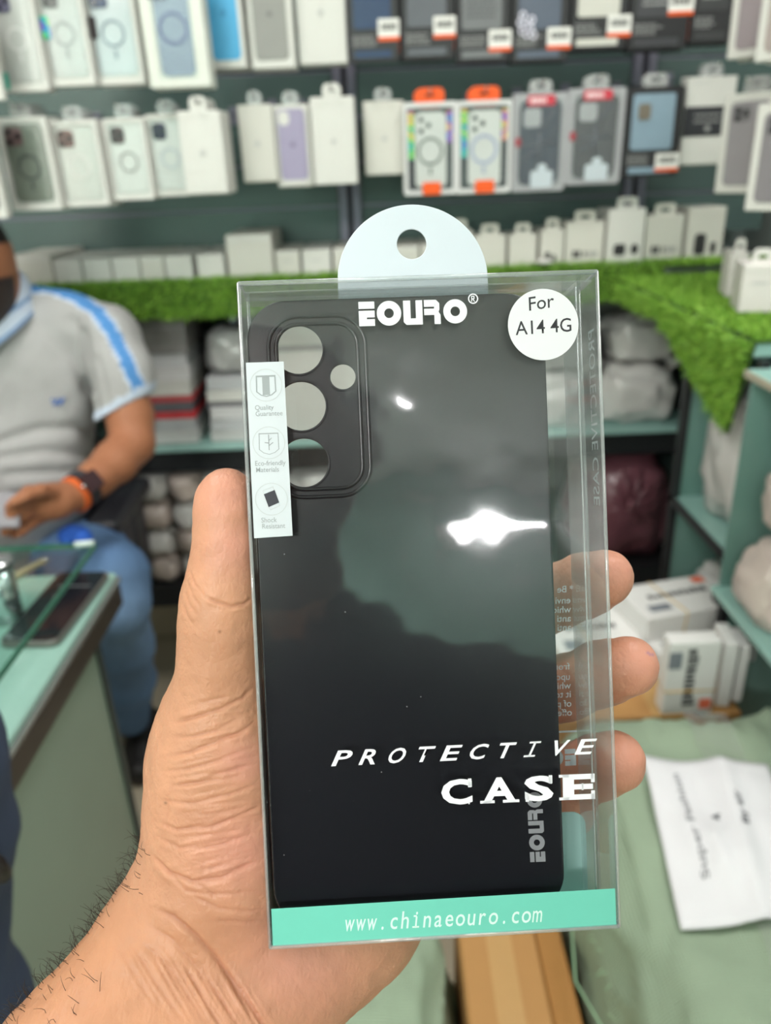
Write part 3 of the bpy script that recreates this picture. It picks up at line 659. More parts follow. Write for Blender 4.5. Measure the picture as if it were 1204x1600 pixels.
nt_ = skin.node_tree; vo_ = nt_.nodes.new('ShaderNodeTexVoronoi'); vo_.feature = 'DISTANCE_TO_EDGE'; vo_.inputs['Scale'].default_value = 620; tc_ = nt_.nodes.new('ShaderNodeTexCoord'); mp_ = nt_.nodes.new('ShaderNodeMapping'); mp_.inputs['Scale'].default_value = (1, .5, .75); mp_.inputs['Rotation'].default_value = (0, .5, .4)
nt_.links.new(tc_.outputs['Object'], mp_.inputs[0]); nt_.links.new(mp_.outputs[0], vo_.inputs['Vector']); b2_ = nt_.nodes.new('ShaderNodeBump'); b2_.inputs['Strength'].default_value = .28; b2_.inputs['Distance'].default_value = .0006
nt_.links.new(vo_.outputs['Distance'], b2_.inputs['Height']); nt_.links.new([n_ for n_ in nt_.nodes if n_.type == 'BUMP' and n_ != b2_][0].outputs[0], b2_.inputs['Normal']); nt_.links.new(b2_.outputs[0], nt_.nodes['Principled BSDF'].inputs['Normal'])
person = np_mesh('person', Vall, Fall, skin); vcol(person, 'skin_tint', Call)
tag(person, 'bare left hand and forearm gripping the clear box from behind', 'person')
# thumb nail seen edge-on
nf = Field((-.062, -.012, -.232), (-.036, .014, -.196), .0004)
nf.ell(cpt(317.5, 790, .2135, 1)[:3], (.0020, .0066, .0048)); V3, F3 = nf.mesh(); V3 = smooth_verts(V3, F3, 2)
np_mesh('thumb_nail', CAM_C + V3 @ CW.T, F3, M(222, 180, 158, .3, name='nail'), person)
# dark hairs along the forearm
hv, hfc = [], []
front = (N[:, 2] > -.35) & (N[:, 2] < .75) & (PY > 1310) & (PY < 1640) & (PX < 330) & (N[:, 0] < .1)
edgew = np.where(front)[0]; rg = np.random.default_rng(11)
for i in rg.choice(edgew, 400, replace=False):
    keep = 1.0 if N[i, 2] < .25 else .22
    if rg.random() > keep: continue
    p = V[i]; n = N[i]; t = np.array([-.35, .55, 0]) + rg.normal(0, .3, 3); L = rg.uniform(.0025, .0065)
    pts = []; q = p.copy(); dr = n * .6 + t * .7; dr /= np.linalg.norm(dr); cu = rg.normal(0, .9, 3)
    for s in range(5): pts.append(CAM_C + CW @ q); q = q + dr * L / 4; dr = dr + cu * .3 - n * .12; dr /= np.linalg.norm(dr)
    a, b = tube_lists(pts, [.00008, .00008, .00007, .00005, .00003], 3); k = len(hv); hv += a; hfc += [tuple(x + k for x in f) for f in b]
hair = from_lists('arm_hair', hv, hfc, M(34, 26, 22, .5, name='dark_hair'), person); hair['kind'] = 'stuff'
# clothing and hair of the photographer
sf = Field((-.62, -.72, .1), (.40, .02, 1.52), .014)
sf.ell((HX, HY - .05, 1.20), (.20, .13, .25), .0); sf.ell((HX, HY - .05, .95), (.18, .13, .25), .05)
for s in (-1, 1): sf.cone((HX + s * .06, HY - .03, 1.40), (HX + s * .19, HY - .03, 1.35), .075, .075, .04)
sf.cone(sh, sh + (el - sh) * .55, .075, .066, .03); sf.cone((HX + .19, HY - .02, 1.35), (HX + .27, HY + .02, 1.12), .075, .06, .03); sf.cone((HX + .27, HY + .02, 1.12), (HX + .20, HY + .24, 1.22), .055, .045, .02)
for s in (-1, 1): sf.cone((HX + s * .09, HY - .05, .85), (HX + s * .1, HY - .05, .14), .11, .075, .03)
V4, F4 = sf.mesh(); V4 = smooth_verts(V4, F4, 2); del sf
np_mesh('clothes', V4, F4, M(44, 37, 36, .9, name='brown_cloth', bump=.3), person)
kf = Field((HX - .13, HY - .16, 1.55), (HX + .13, HY + .14, 1.83), .008); kf.ell((HX, HY - .018, 1.678), (.086, .10, .108)); V5, F5 = kf.mesh(); np_mesh('hair', smooth_verts(V5, F5, 2), F5, M(30, 24, 22, .6, name='black_hair', bump=.5), person)
for s in (-1, 1): box('shoe', (HX + s * .1 - .05, HX + s * .1 + .05, HY - .15, HY + .13, 0, .14), M(40, 38, 40, .5), person, bev=.03, seg=2)

# ================================================================== goods on the hooks
white = mat('white_carton', srgb(214, 213, 208), 0.45, var=0.03, vscale=8)
white2 = mat('warm_white_carton', srgb(210, 208, 200), 0.5, var=0.03, vscale=8)
chrome = mat('chrome', (0.75, 0.75, 0.77), 0.18, metal=1.0)
lens_m = M(16, 17, 22, .15, name='lens_black')
pane_m = clear_mat('goods_window', (0.97, 0.98, 0.98), 1.45, 0.08, haze=.03)
def disc(name, r, cx, cz, y, t, m, parent, n=20): return up_plate(name, [circ_pts(0, 0, r, n)], t, y, m, parent, 0, cx, cz)
def rrp(name, w, h, r, cx, cz, y, t, m, parent, bev=0.0): return up_plate(name, [rr_pts(w, h, r, 4)], t, y, m, parent, bev, cx, cz)
def lines(name, x0, x1, z0, n, dz, y, m, parent, hgt=.0016, seed=0):
    rg = np.random.default_rng(seed); P = []
    for i in range(n):
        x = x0; e = x1 - (x1 - x0) * rg.uniform(0, .3)
        while x < e: w = rg.uniform(.004, .011); P.append(R_(x, z0 - i * dz, min(x + w, e), z0 - i * dz + hgt)); x += w + .0018
    return link(name, upright(poly_mesh(P), (0, y, 0)), m, parent)
def price_label(w, h, cx, cz, parent):
    l = rrp('price_label', w, h, .002, cx, cz, -.0009, .0008, M(236, 234, 230, .5, name='label_paper'), parent)
    rrp('orange_edge', w, h * .2, .001, cx, cz - h * .43, -.0015, .0006, M(232, 92, 34, .5, name='orange_print'), l)
    P = [R_(cx - w * .38 + i * w * .055, cz - h * .05, cx - w * .38 + i * w * .055 + w * (.018 + .018 * (i * 7 % 3)), cz + h * .3) for i in range(14)]
    link('barcode', upright(poly_mesh(P), (0, -.0016, 0)), M(60, 60, 62, .6, name='dark_grey_ink'), l)
def hang_tab(w, h, m, parent, tw=.4, film=True):
    if film: m = clear_mat('tab_film', (.9, .9, .9), 1.45, .1, haze=.22)
    up_plate('hang_tab', [rr_pts(w * tw, .03, .01, 4), rr_pts(w * tw * .4, .008, .003, 3, 0, .005)], .0012, .006, m, parent, 0, 0, h + .010)
def apple_mark(s, cx, cz, m, parent):
    P = [[(.5 * math.cos(a) * (1 + .08 * math.cos(2 * a)) + (.0), .46 * math.sin(a) - .06 * (math.cos(3 * a) > .8)) for a in np.linspace(0, 2 * math.pi, 20, endpoint=False)], [(.0, .55), (.18, .62), (.22, .82), (.04, .75)]]
    link('logo_mark', upright(xf(poly_mesh(P), lambda a: a * s), (cx, -.0016, cz)), m, parent)
def st_plain(t, w, h, dep, c=None):
    m = c or white; box('carton', (-w / 2, w / 2, 0, dep, 0, h), m, t, bev=.0015)
    up_plate('embossed_outline', [rr_pts(w * .74, h * .86, .012, 4), rr_pts(w * .725, h * .85, .0115, 4)], .0006, -.0002, M(205, 204, 200, .5, name='faint_grey'), t, 0, 0, h * .5)
    apple_mark(.011, 0, h * .5, M(190, 190, 188, .5), t); hang_tab(w, h, m, t, film=c is not None)
def st_sil(t, w, h, dep, col, dark):
    box('carton', (-w / 2, w / 2, 0, dep, 0, h), white, t, bev=.0015)
    rrp('printed_case', w * .76, h * .87, .010, 0, h * .515, -.0006, .001, col, t)
    rrp('camera_cutout', w * .30, h * .17, .009, -w * .20, h * .84, -.0012, .0012, white, t)
    apple_mark(.011, 0, h * .52, dark, t); hang_tab(w, h, white, t)
def st_ring(t, w, h, dep, body, cam_m, ring, frame=None, tag_m=None, accent=None, win=.84, bar=True, cam=(.34, .2)):
    fm = frame or white; box('carton', (-w / 2, w / 2, .002, dep, 0, h), fm, t, bev=.0015)
    bx_ = up_plate('window_frame', [rr_pts(w, h, .003, 3), rr_pts(w * win, h * .88, .004, 3, 0, h * .01)], .004, 0, fm, t, 0, 0, h * .5)
    rrp('phone_case', w * (win - .06), h * .84, .012, 0, h * .51, .0005, .002, body, t)
    cx, cz = -w * .19, h * .80
    cb = rrp('camera_block', w * cam[0], h * cam[1], .007, cx, cz, -.0012, .003, cam_m, t, .0008)
    for (a, b) in ((-.5, .5), (-.5, -.5), (.5, 0)): disc('lens', w * .055, cx + a * w * .16, cz + b * h * .1, -.0032, .0012, lens_m, cb, 12)
    rr0 = w * .235; rc = h * .47
    up_plate('magnet_ring', [circ_pts(0, 0, rr0, 28), circ_pts(0, 0, rr0 * .82, 28)], .0012, -.0011, ring, t, 0, 0, rc)
    if bar: rrp('magnet_bar', w * .05, h * .085, .002, 0, rc - rr0 - h * .065, -.0011, .0012, ring, t)
    if tag_m: rrp('hologram_tag', w * .24, h * .2, .003, -w * .42, h * .53, -.003, .0012, tag_m, t)
    if accent: rrp('corner_accent', w * .12, h * .16, .004, -w * .43, h * .1, -.003, .001, accent, t); rrp('corner_accent', w * .16, h * .06, .004, w * .35, h * .93, -.003, .001, M(70, 150, 200, .4), t)
    box('clear_window', (-w * win / 2, w * win / 2, -.0012, -.0008, h * .06, h * .94), pane_m, t); hang_tab(w, h, fm, t)
def rainbow(name, off):
    if name in MATS: return MATS[name]
    m = mat(name, (.5, .5, .5), .3, var=0); nt = m.node_tree; b = nt.nodes['Principled BSDF']; nz = [n for n in nt.nodes if n.type == 'TEX_NOISE'][0]; nz.inputs['Scale'].default_value = 60
    cr = nt.nodes.new('ShaderNodeValToRGB'); E = cr.color_ramp.elements; cols = [(.3, .05, .6), (.05, .15, .8), (.02, .6, .5), (.1, .7, .1), (.85, .8, .1), (.9, .3, .15)]
    cols = cols[off:] + cols[:off]; E[0].color = (*cols[0], 1); E[0].position = .3; E[1].color = (*cols[-1], 1); E[1].position = .7
    for i, c in enumerate(cols[1:-1]): e = E.new(.38 + .08 * i); e.color = (*c, 1)
    nt.links.new(nz.outputs['Fac'], cr.inputs[0]); nt.links.new(cr.outputs[0], b.inputs['Base Color']); return m
inkw = M(150, 150, 150, .5, name='mid_grey_print')
blk = mat('black_carton', srgb(40, 39, 42), .42, var=.08, vscale=20)
def st_dark(t, w, h, dep, win_m, lab=(.3, .2), pattern=None, seed=0, big=None):
    box('carton', (-w / 2, w / 2, 0, dep, 0, h), blk, t, bev=.0015)
    wn = rrp('picture_window', w * .74, h * .62, .006, -w * .02, h * .62, -.0005, .001, win_m, t)
    lines('small_print', -w * .42, w * .08, h * .235, 4, .0052, -.0008, inkw, t, .0024, seed)
    if pattern: lines('pattern_print', -w * .3, w * .25, h * .85, 9, .010, -.0014, pattern, wn, .0035, seed + 3)
    if big: link('title_print', upright(xf(text_mesh(big, .03, 0, .0006), lambda a: a), (-w * .42, -.0016, h * .40)), M(200, 200, 200, .5), t)
    rrp('lower_band', w * .74, h * .07, .002, -w * .02, h * .075, -.0005, .0008, win_m, t)
    price_label(w * .42, h * .2, w * lab[0], h * lab[1], t); box('orange_side', (w / 2 - .0002, w / 2 + .0006, .002, .005, h * .08, h * .3), M(232, 92, 34, .5, name='orange_print'), t)
    hang_tab(w, h, blk, t)
orange = M(244, 92, 22, .4, name='bright_orange')
def st_orange(t, w, h, dep, ring, off):
    box('carton', (-w / 2, w / 2, .002, dep, 0, h), M(214, 214, 216, .4), t, bev=.0015)
    up_plate('window_frame', [rr_pts(w, h, .003, 3), rr_pts(w * .88, h * .9, .003, 3)], .004, 0, M(222, 222, 222, .4), t, 0, 0, h * .5)
    rrp('dark_card', w * .87, h * .89, .003, 0, h * .5, .0012, .001, M(44, 46, 54, .5), t)
    rrp('hologram_strip', w * .11, h * .52, .002, -w * .365, h * .66, .0002, .001, rainbow('hologram_%d' % off, off), t)
    rrp('hologram_strip', w * .10, h * .34, .002, w * .375, h * .74, .0002, .001, rainbow('hologram_%d' % (off + 2), off + 2), t)
    rrp('phone_case', w * .60, h * .82, .012, w * .01, h * .49, -.0008, .0026, M(222, 221, 218, .35), t)
    for (a, b) in ((-.17, .82), (-.17, .70), (-.03, .76)): disc('lens', w * .045, w * a, h * b, -.0026, .001, lens_m, t, 12)
    up_plate('magnet_ring', [circ_pts(0, 0, w * .25, 28), circ_pts(0, 0, w * .20, 28)], .0012, -.0026, ring, t, 0, w * .0, h * .48)
    rrp('magnet_bar', w * .05, h * .08, .002, w * .0, h * .48 - w * .25 - h * .06, -.0026, .001, ring, t)
    rrp('orange_strap', w * .36, h * .14, .004, w * .02, h * .07, -.004, .002, orange, t)
    up_plate('hang_tab', [rr_pts(w * .54, .036, .012, 5), rr_pts(w * .2, .007, .003, 3, 0, .006)], .0016, -.001, orange, t, 0, 0, h + .008)
    box('clear_window', (-w * .44, w * .44, -.0036, -.0033, h * .05, h * .95), pane_m, t)
def st_rugged(t, w, h, dep, body):
    gm = M(168, 168, 172, .35); box('carton', (-w / 2, w / 2, .003, dep, 0, h), gm, t, bev=.0015)
    up_plate('window_frame', [rr_pts(w, h, .008, 4), rr_pts(w * .8, h * .88, .02, 5)], .005, .001, gm, t, .0008, 0, h * .5)
    rrp('phone_case', w * .74, h * .86, .016, 0, h * .5, .0005, .004, body, t, .001)
    rrp('camera_cutout', w * .32, h * .19, .008, -w * .15, h * .76, -.0024, .0015, M(176, 176, 180, .4), t)
    ridge = M(92, 96, 108, .4)
    for (x0, z0, x1, z1) in ((.0, .28, .0, .62), (.0, .62, .26, .84), (-.28, .5, .28, .5), (0, .45, -.28, .36)):
        tube('ridge', [(w * x0, -.002, h * z0), (w * x1, -.002, h * z1)], .0022, ridge, t, 6)
    rrp('red_tag', w * .5, h * .1, .003, -.0, h * .93, -.0035, .001, M(206, 62, 78, .4), t)
    lines('tag_print', -w * .2, w * .2, h * .905, 1, .005, -.0042, M(240, 220, 224, .5), t, .009, 5)
    rrp('red_seal', w * .1, h * .09, .003, -w * .40, h * .52, -.0028, .001, M(170, 40, 56, .4), t)
    rrp('white_tag', w * .42, h * .18, .006, w * .06, h * .13, -.003, .0012, M(206, 214, 222, .4), t); rrp('white_tag_tip', w * .18, h * .08, .008, w * .06, h * .25, -.003, .0011, M(206, 214, 222, .4), t)
    box('clear_window', (-w * .4, w * .4, -.0038, -.0035, h * .06, h * .94), pane_m, t); hang_tab(w, h, M(90, 90, 96, .3, name='smoky_tab'), t)
def st_band(t, w, h, dep):
    box('carton', (-w / 2, w / 2, 0, dep, 0, h), white, t, bev=.0015)
    rrp('black_band', w * 1.0, h * .34, .001, 0, h * .5, -.0006, .001, M(42, 42, 48, .5), t); lines('band_print', -w * .3, w * .3, h * .56, 2, .012, -.0014, inkw, t, .004, 2)
    disc('band_mark', .006, 0, h * .42, -.0014, .0004, inkw, t, 14); lines('small_print', -w * .4, w * .1, h * .93, 1, .005, -.0006, M(190, 190, 190, .5), t, .002, 4); hang_tab(w, h, white, t)
def st_slim(t, w, h, dep, col):
    box('carton', (-w / 2, w / 2, 0, dep, 0, h), white, t, bev=.0015)
    rrp('printed_case', w * .72, h * .84, .01, 0, h * .5, -.0006, .001, col, t); rrp('camera_print', w * .34, h * .16, .006, -w * .14, h * .80, -.0014, .0012, M(120, 118, 122, .3), t)
    for (a, b) in ((-.2, .83), (-.2, .76), (-.06, .8)): disc('lens', w * .05, w * a, h * b, -.0022, .0008, lens_m, t, 10)
    hang_tab(w, h, white, t)
def Yf(x): return 1.62 + .2 * min(max(x, 0), 560) / 560 if x < 560 else 1.82
GOODS = []
def hung(label, short, bx0, bx1, yb, yt, style, args=(), Y=None, dep=.014, behind=0, h=None, rz=0.0, ry=0.0, hook=True, bstyle=None, name='case_box'):
    cx = (bx0 + bx1) / 2; Y = Y or Yf(cx); P = atY(cx, yb, Y); w = atY(bx1, yb, Y)[0] - atY(bx0, yb, Y)[0]
    H = h or (atY(cx, yt, Y)[2] - P[2]); t = thing(name, label, 'phone case box', tuple(P), rz, group='phone case boxes on the hooks')
    t.rotation_euler = (random.uniform(-.01, .03), ry, rz)
    style(t, w, H, dep, *args)
    c, s = math.cos(rz), math.sin(rz)
    first = [o for o in t.children if o.name.split('.')[0] in ('carton', 'hang_tab', 'window_frame')]
    for i in range(behind):
        d = (i + 1) * (dep + .0015); r = t.copy(); COL.objects.link(r); j = random.uniform(-.003, .003); r.location = (P[0] - s * d + j, P[1] + c * d, P[2] + random.uniform(-.002, .003))
        r['label'] = ['second', 'third', 'fourth', 'fifth', 'sixth', 'seventh', 'eighth', 'ninth'][i] + ' box on the hook, behind ' + short; r['group'] = 'boxes behind ' + short
        for q in first: k = q.copy(); COL.objects.link(k); k.parent = r
    if hook:
        L = (SW - Y) if abs(rz) < .6 else .3
        hk = thing('display_hook', 'metal hook carrying ' + short, 'hook', (P[0], P[1], P[2] + H + .016), rz, group='display hooks')
        tube('rod', [(0, L - .003, 0), (0, -.02, 0), (0, -.03, .006)], .0022, chrome, hk, 6); box('back_plate', (-.012, .012, L - .006, L - .001, -.02, .02), steel, hk)
    return t
B_blue = M(80, 172, 220, .5); B_grey = M(146, 146, 142, .5); B_lil = M(160, 152, 180, .5)
H1 = .178
# upper row, white boxes
hung('white box with clear case and mint corner accents, upper row at the picture edge', 'the mint-accented clear case box', 10, 78, 143, 0, st_ring, (M(200, 200, 196, .3), M(100, 98, 120, .3), M(214, 214, 212, .4), None, None, M(96, 190, 170, .4)), h=H1, behind=2)
hung('white box with clear ring case and colourful hologram tag, upper row', 'the hologram-tag ring case box', 80, 150, 134, 0, st_ring, (M(204, 204, 202, .3), M(104, 104, 104, .3), M(158, 162, 164, .4), None, rainbow('hologram_5', 5)), h=H1, behind=2)
hung('white box with clear grey ring case, navy camera block and black tag', 'the navy-camera ring case box with black tag', 150, 228, 132, 0, st_ring, (M(192, 198, 202, .3), M(40, 58, 92, .3), M(118, 132, 146, .4), None, M(40, 26, 30, .4)), h=H1, behind=3)
t = hung('tall pale box with slate blue case behind its window', 'the slate blue case box', 236, 330, 136, 0, st_ring, (M(120, 126, 156, .3), M(88, 86, 104, .3), M(98, 108, 146, .4), M(218, 220, 212, .45), None, None, .62, False), h=.2, behind=2, Y=1.66)
hung('white box printed with a sky blue silicone case', 'the sky blue case box', 328, 386, 107, 0, st_sil, (B_blue, M(60, 140, 190, .5)), h=H1, behind=4)
hung('white box printed with a grey silicone case', 'the grey case box', 393, 462, 107, 0, st_sil, (B_grey, M(120, 120, 118, .5)), h=H1, behind=4)
hung('plain white case box beside the grey one, upper row', 'the plain white box of the upper row', 468, 543, 100, 0, st_plain, (), h=H1, behind=2)
hung('sliver of a white box with pinkish print at the upper left picture edge', 'the pinkish box at the picture edge', -62, 8, 158, 0, st_slim, (M(214, 170, 168, .5),), h=H1, Y=1.56)
# upper row, dark boxes
DK = [(546, 624, 97, M(44, 62, 96, .25), (.30, .30), None, 'with navy window'), (628, 709, 93, M(92, 95, 102, .3), (.32, .30), None, 'with plain grey window'), (712, 795, 97, M(112, 114, 116, .3), (.32, .2), M(70, 70, 74, .4), 'with patterned grey window'),
      (798, 885, 97, M(88, 96, 112, .2), (.34, .22), None, 'with a cluster of white rings'), (889, 976, 78, M(206, 204, 196, .4), (.36, .22), None, 'with cream window'), (979, 1071, 78, M(70, 70, 74, .3), (.34, .42), M(170, 170, 170, .4), 'with pale pattern'), (1076, 1140, 68, M(60, 60, 62, .35), (.9, -.6), M(170, 170, 166, .4), 'in the corner without price label')]
for i, (a, b, y, wm, lb, pt, ds) in enumerate(DK):
    t = hung('black case box %s in the upper row' % ds, 'the black box ' + ds, a, b, y, 0, st_dark, (wm, lb, pt, i), h=.185, behind=2, Y=1.80)
    if i == 6:
        for c in list(t.children):
            if c.name.startswith('price_label') or c.name.startswith('orange_side'):
                for g in list(c.children): bpy.data.objects.remove(g)
                bpy.data.objects.remove(c)
    if i == 3:
        for (x, z) in ((-.036, .062), (-.040, .05), (-.03, .044), (-.02, .04), (-.036, .036), (-.026, .03), (-.018, .054), (-.014, .028)):
            up_plate('white_ring', [circ_pts(0, 0, .0075, 16), circ_pts(0, 0, .004, 16)], .001, -.002, M(220, 216, 232, .4), t, 0, x, z + .02)
# second row
hung('edge of a box with charcoal case, second row at the picture edge', 'the charcoal case box', -62, 13, 342, 190, st_ring, (M(74, 72, 82, .3), M(40, 40, 46, .3), M(60, 60, 64, .4)), Y=1.54, behind=1)
hung('clear box with olive green ring case, second row', 'the olive ring case box', 22, 98, 328, 182, st_ring, (M(112, 120, 106, .3), M(104, 84, 84, .3), M(64, 70, 66, .4)), behind=5)
hung('clear box with white case and brown camera block, second row', 'the white case box with brown camera', 100, 172, 322, 188, st_ring, (M(214, 212, 206, .3), M(118, 92, 88, .3), M(210, 209, 205, .4), None, None, None, .84, False), behind=5)
hung('clear box with white case, maroon camera and dark ring', 'the maroon-camera case box', 180, 242, 312, 184, st_ring, (M(216, 214, 210, .3), M(70, 52, 54, .3), M(132, 132, 130, .4), None, None, None, .84, False), behind=5)
hung('clear box with white case, indigo camera and pale ring', 'the indigo-camera case box', 244, 306, 306, 178, st_ring, (M(218, 217, 214, .3), M(42, 40, 66, .3), M(172, 180, 188, .4), None, None, None, .84, False), behind=5)
hung('plain white box on a long stack, second row beside the indigo-camera case', 'the deep plain white stack', 292, 357, 303, 172, st_plain, (), behind=7, Y=1.66)
hung('plain white box tucked just before the lilac case box', 'the plain white box before the lilac one', 382, 434, 284, 163, st_plain, (white2,), behind=3)
hung('white box printed with a lilac silicone case', 'the lilac case box', 435, 490, 291, 163, st_sil, (B_lil, M(130, 122, 150, .5)), behind=3)
hung('plain white box with hang tab just past the lilac case box', 'the plain white box past the lilac one', 492, 558, 288, 152, st_plain, (), behind=5, Y=1.76)
hung('plain white box beside the steel upright and the orange-tabbed boxes', 'the plain white box by the upright', 572, 632, 273, 158, st_plain, (white2,), behind=2)
hung('white framed box with orange tab and grey magnet ring', 'the orange-tabbed box with grey ring', 633, 712, 304, 160, st_orange, (M(118, 122, 118, .4), 1), behind=2, Y=1.80)
hung('white framed box with orange tab and lavender magnet ring', 'the orange-tabbed box with lavender ring', 713, 796, 301, 157, st_orange, (M(170, 176, 206, .4), 0), behind=2, Y=1.80)
hung('grey framed box with navy rugged case and red tag', 'the navy rugged case box', 798, 880, 299, 146, st_rugged, (M(40, 48, 70, .35),), behind=2, Y=1.80)
hung('grey framed box with charcoal rugged case and red tag', 'the charcoal rugged case box', 881, 966, 288, 138, st_rugged, (M(72, 72, 78, .35),), behind=2, Y=1.80)
t = hung('black box with silvery blue case picture and orange-edged label, second row', 'the silvery blue case box', 970, 1056, 276, 136, st_dark, (M(136, 158, 174, .2), (.30, .16), None, 9), behind=2, Y=1.80)
rrp('camera_block', .026, .03, .006, -.022, .125, -.002, .003, M(120, 112, 100, .3), t)
hung('white box with broad black band', 'the black-banded white box', 1060, 1134, 257, 120, st_band, (), behind=2, Y=1.82)
# boxes on the side rack, turned towards the room
SL = [(1112, 1172, 302, 145, 1.5, M(150, 146, 150, .35), 'second row, slim box with grey case print nearest the banded box', 'the grey slim box of the side rack'), (1160, 1230, 330, 160, 1.36, M(134, 130, 134, .35), 'second row, slim box with grey-brown case print at the picture edge', 'the grey-brown slim box of the side rack'),
      (1132, 1196, 88, -80, 1.5, M(150, 140, 144, .35), 'upper row, slim white box with mauve-grey print on the side rack', 'the mauve-grey slim box of the side rack'), (1176, 1250, 92, -90, 1.36, M(168, 156, 152, .35), 'upper row, slim white box with beige print at the picture edge', 'the beige slim box of the side rack')]
for (a, b, y1, y0, Y, cm, ds, sh_) in SL:
    hung(ds, sh_, a, b + 26, y1, y0, st_slim, (cm,), Y=Y, rz=math.radians(-52), behind=4, dep=.013, hook=True)

# ------------------------------------------------------------------ long shelf with white accessory boxes
SHZ = 1.225
sh_m = M(150, 156, 158, .4, name='grey_shelf')
shelf = thing('wall_shelf', 'long grey shelf carrying the white accessory boxes under a grass mat', 'shelf', (0, 0, SHZ))
box('board', (-1.35, .95, 1.84, SW, -.03, 0), sh_m, shelf, bev=.002)
for x in (-1.2, -.35, .45): box('bracket', (x - .01, x + .01, 1.9, SW + .02, -.10, -.03), steel, shelf)
def dev_print(t, w, h, kind):
    dk = M(46, 46, 48, .5, name='device_print')
    if kind == 1: rrp('device_picture', w * .22, h * .26, .003, -w * .18, h * .3, -.0008, .001, dk, t); rrp('device_picture', w * .14, h * .18, .003, w * .1, h * .27, -.0008, .001, dk, t)
    if kind == 2:
        for k, x in enumerate((-.26, -.14, .02, .12, .22, .3)): rrp('device_picture', w * (.09 if k < 2 else .05), h * (.16 if k < 2 else .12), .002, w * x, h * .3, -.0008, .001, dk if k < 3 else M(150, 150, 150, .5), t)
    if kind == 3: rrp('device_picture', w * .32, h * .2, .006, -w * .15, h * .3, -.0008, .001, dk, t); rrp('device_picture', w * .2, h * .18, .008, w * .26, h * .3, -.0008, .001, dk, t)
    if kind == 4: rrp('device_picture', w * .3, h * .38, .008, -w * .12, h * .34, -.0008, .001, dk, t); rrp('device_picture', w * .15, h * .2, .004, w * .24, h * .27, -.0008, .001, dk, t)
    if kind == 5: lines('small_print', -w * .2, w * .2, h * .6, 1, .006, -.0008, M(190, 190, 190, .5), t, .003, 3)
def shelf_box(label, a, b, yt, yb, Y, dep, kind=0, tab=False, m=None, rz=0.0, z=None):
    cx = (a + b) / 2; P = atY(cx, yb, Y); w = atY(b, yb, Y)[0] - atY(a, yb, Y)[0]; H = max(atY(cx, yt, Y)[2] - P[2], .03); P[2] = z or SHZ + .0005
    t = thing('accessory_box', label, 'box', tuple(P), rz, group='white accessory boxes on the shelf')
    box('carton', (-w / 2 + .0008, w / 2 - .0008, 0, dep, 0, H), m or (white if random.random() < .5 else white2), t, bev=.0015)
    rrp('lid_flap', w * .9, H * .12, .002, 0, H * .91, -.0004, .0006, m or white, t); dev_print(t, w, H, kind)
    if tab: up_plate('hang_tab', [rr_pts(w * .55, .028, .008, 4), rr_pts(w * .25, .008, .003, 3)], .001, .008, m or white, t, 0, 0, H + .010)
    return t
LB = [(14, 86, 387, 440), (87, 131, 394, 438), (132, 177, 392, 437), (178, 221, 391, 436), (222, 259, 391, 436), (260, 303, 391, 435), (309, 353, 387, 431)]
pos = ['first, wider one behind the seated man', 'second from the seated man', 'third from the seated man', 'fourth from the seated man', 'fifth from the seated man', 'sixth from the seated man', 'seventh, just before the tall white box']
for q, s in zip(LB, pos): shelf_box('low white box on the shelf, ' + s, q[0], q[1], q[2], q[3], 1.86, .225, 0)
shelf_box('tall white box standing out of the row of low boxes', 357, 428, 350, 424, 1.85, .22, 0)
for q, s in zip([(431, 470, 380, 424), (473, 518, 378, 422), (521, 566, 376, 420), (568, 612, 374, 418), (614, 655, 372, 416), (657, 698, 370, 414)], ['just past the tall box', 'second past the tall box', 'third past the tall box, partly behind the hang tab', 'fourth past the tall box, behind the hang tab', 'fifth past the tall box, behind the hang tab', 'sixth past the tall box, behind the hang tab']): shelf_box('low white box on the shelf, ' + s, *q, 1.87, .2, 5)
RB = [(700, 738, 346, 412, 0, 'low pale box on the shelf right beside the hang tab', True), (740, 790, 346, 403, 0, 'pale box with plain front and tab, left of a similar one', True), (794, 838, 346, 402, 0, 'pale box with plain front and tab, beside the small plug picture box', True), (843, 880, 336, 398, 1, 'narrow box with small black plug pictures', True), (882, 941, 328, 400, 2, 'box with a row of tiny dark adapters', True), (946, 1003, 312, 403, 3, 'white box with two dark rounded devices, standing forward', True), (1005, 1064, 314, 392, 2, 'pale box with dark plugs and grey cables', True), (1070, 1128, 298, 386, 4, 'box with a large black bottle-shaped device', False)]
for (a, b, y0, y1, k, s, tb) in RB: shelf_box(s, a, b, y0, y1, 1.86 if 'forward' not in s else 1.845, .1, k, tb, white if k == 3 else white2)
lp = thing('small_lid', 'small white lid lying on the grass beside the hang tab', 'lid', tuple(atY(850, 409, 1.835))); lp.location.z = SHZ + .02
tube('rim', [(p[0], p[1], 0) for p in ring_pts((0, 0, 0), .016, 16, 0, 1)], .004, white, lp, 6, True); link('top', xf(plate_mesh([circ_pts(0, 0, .016, 16)], .003), lambda a: a + [0, 0, .003]), white, lp)

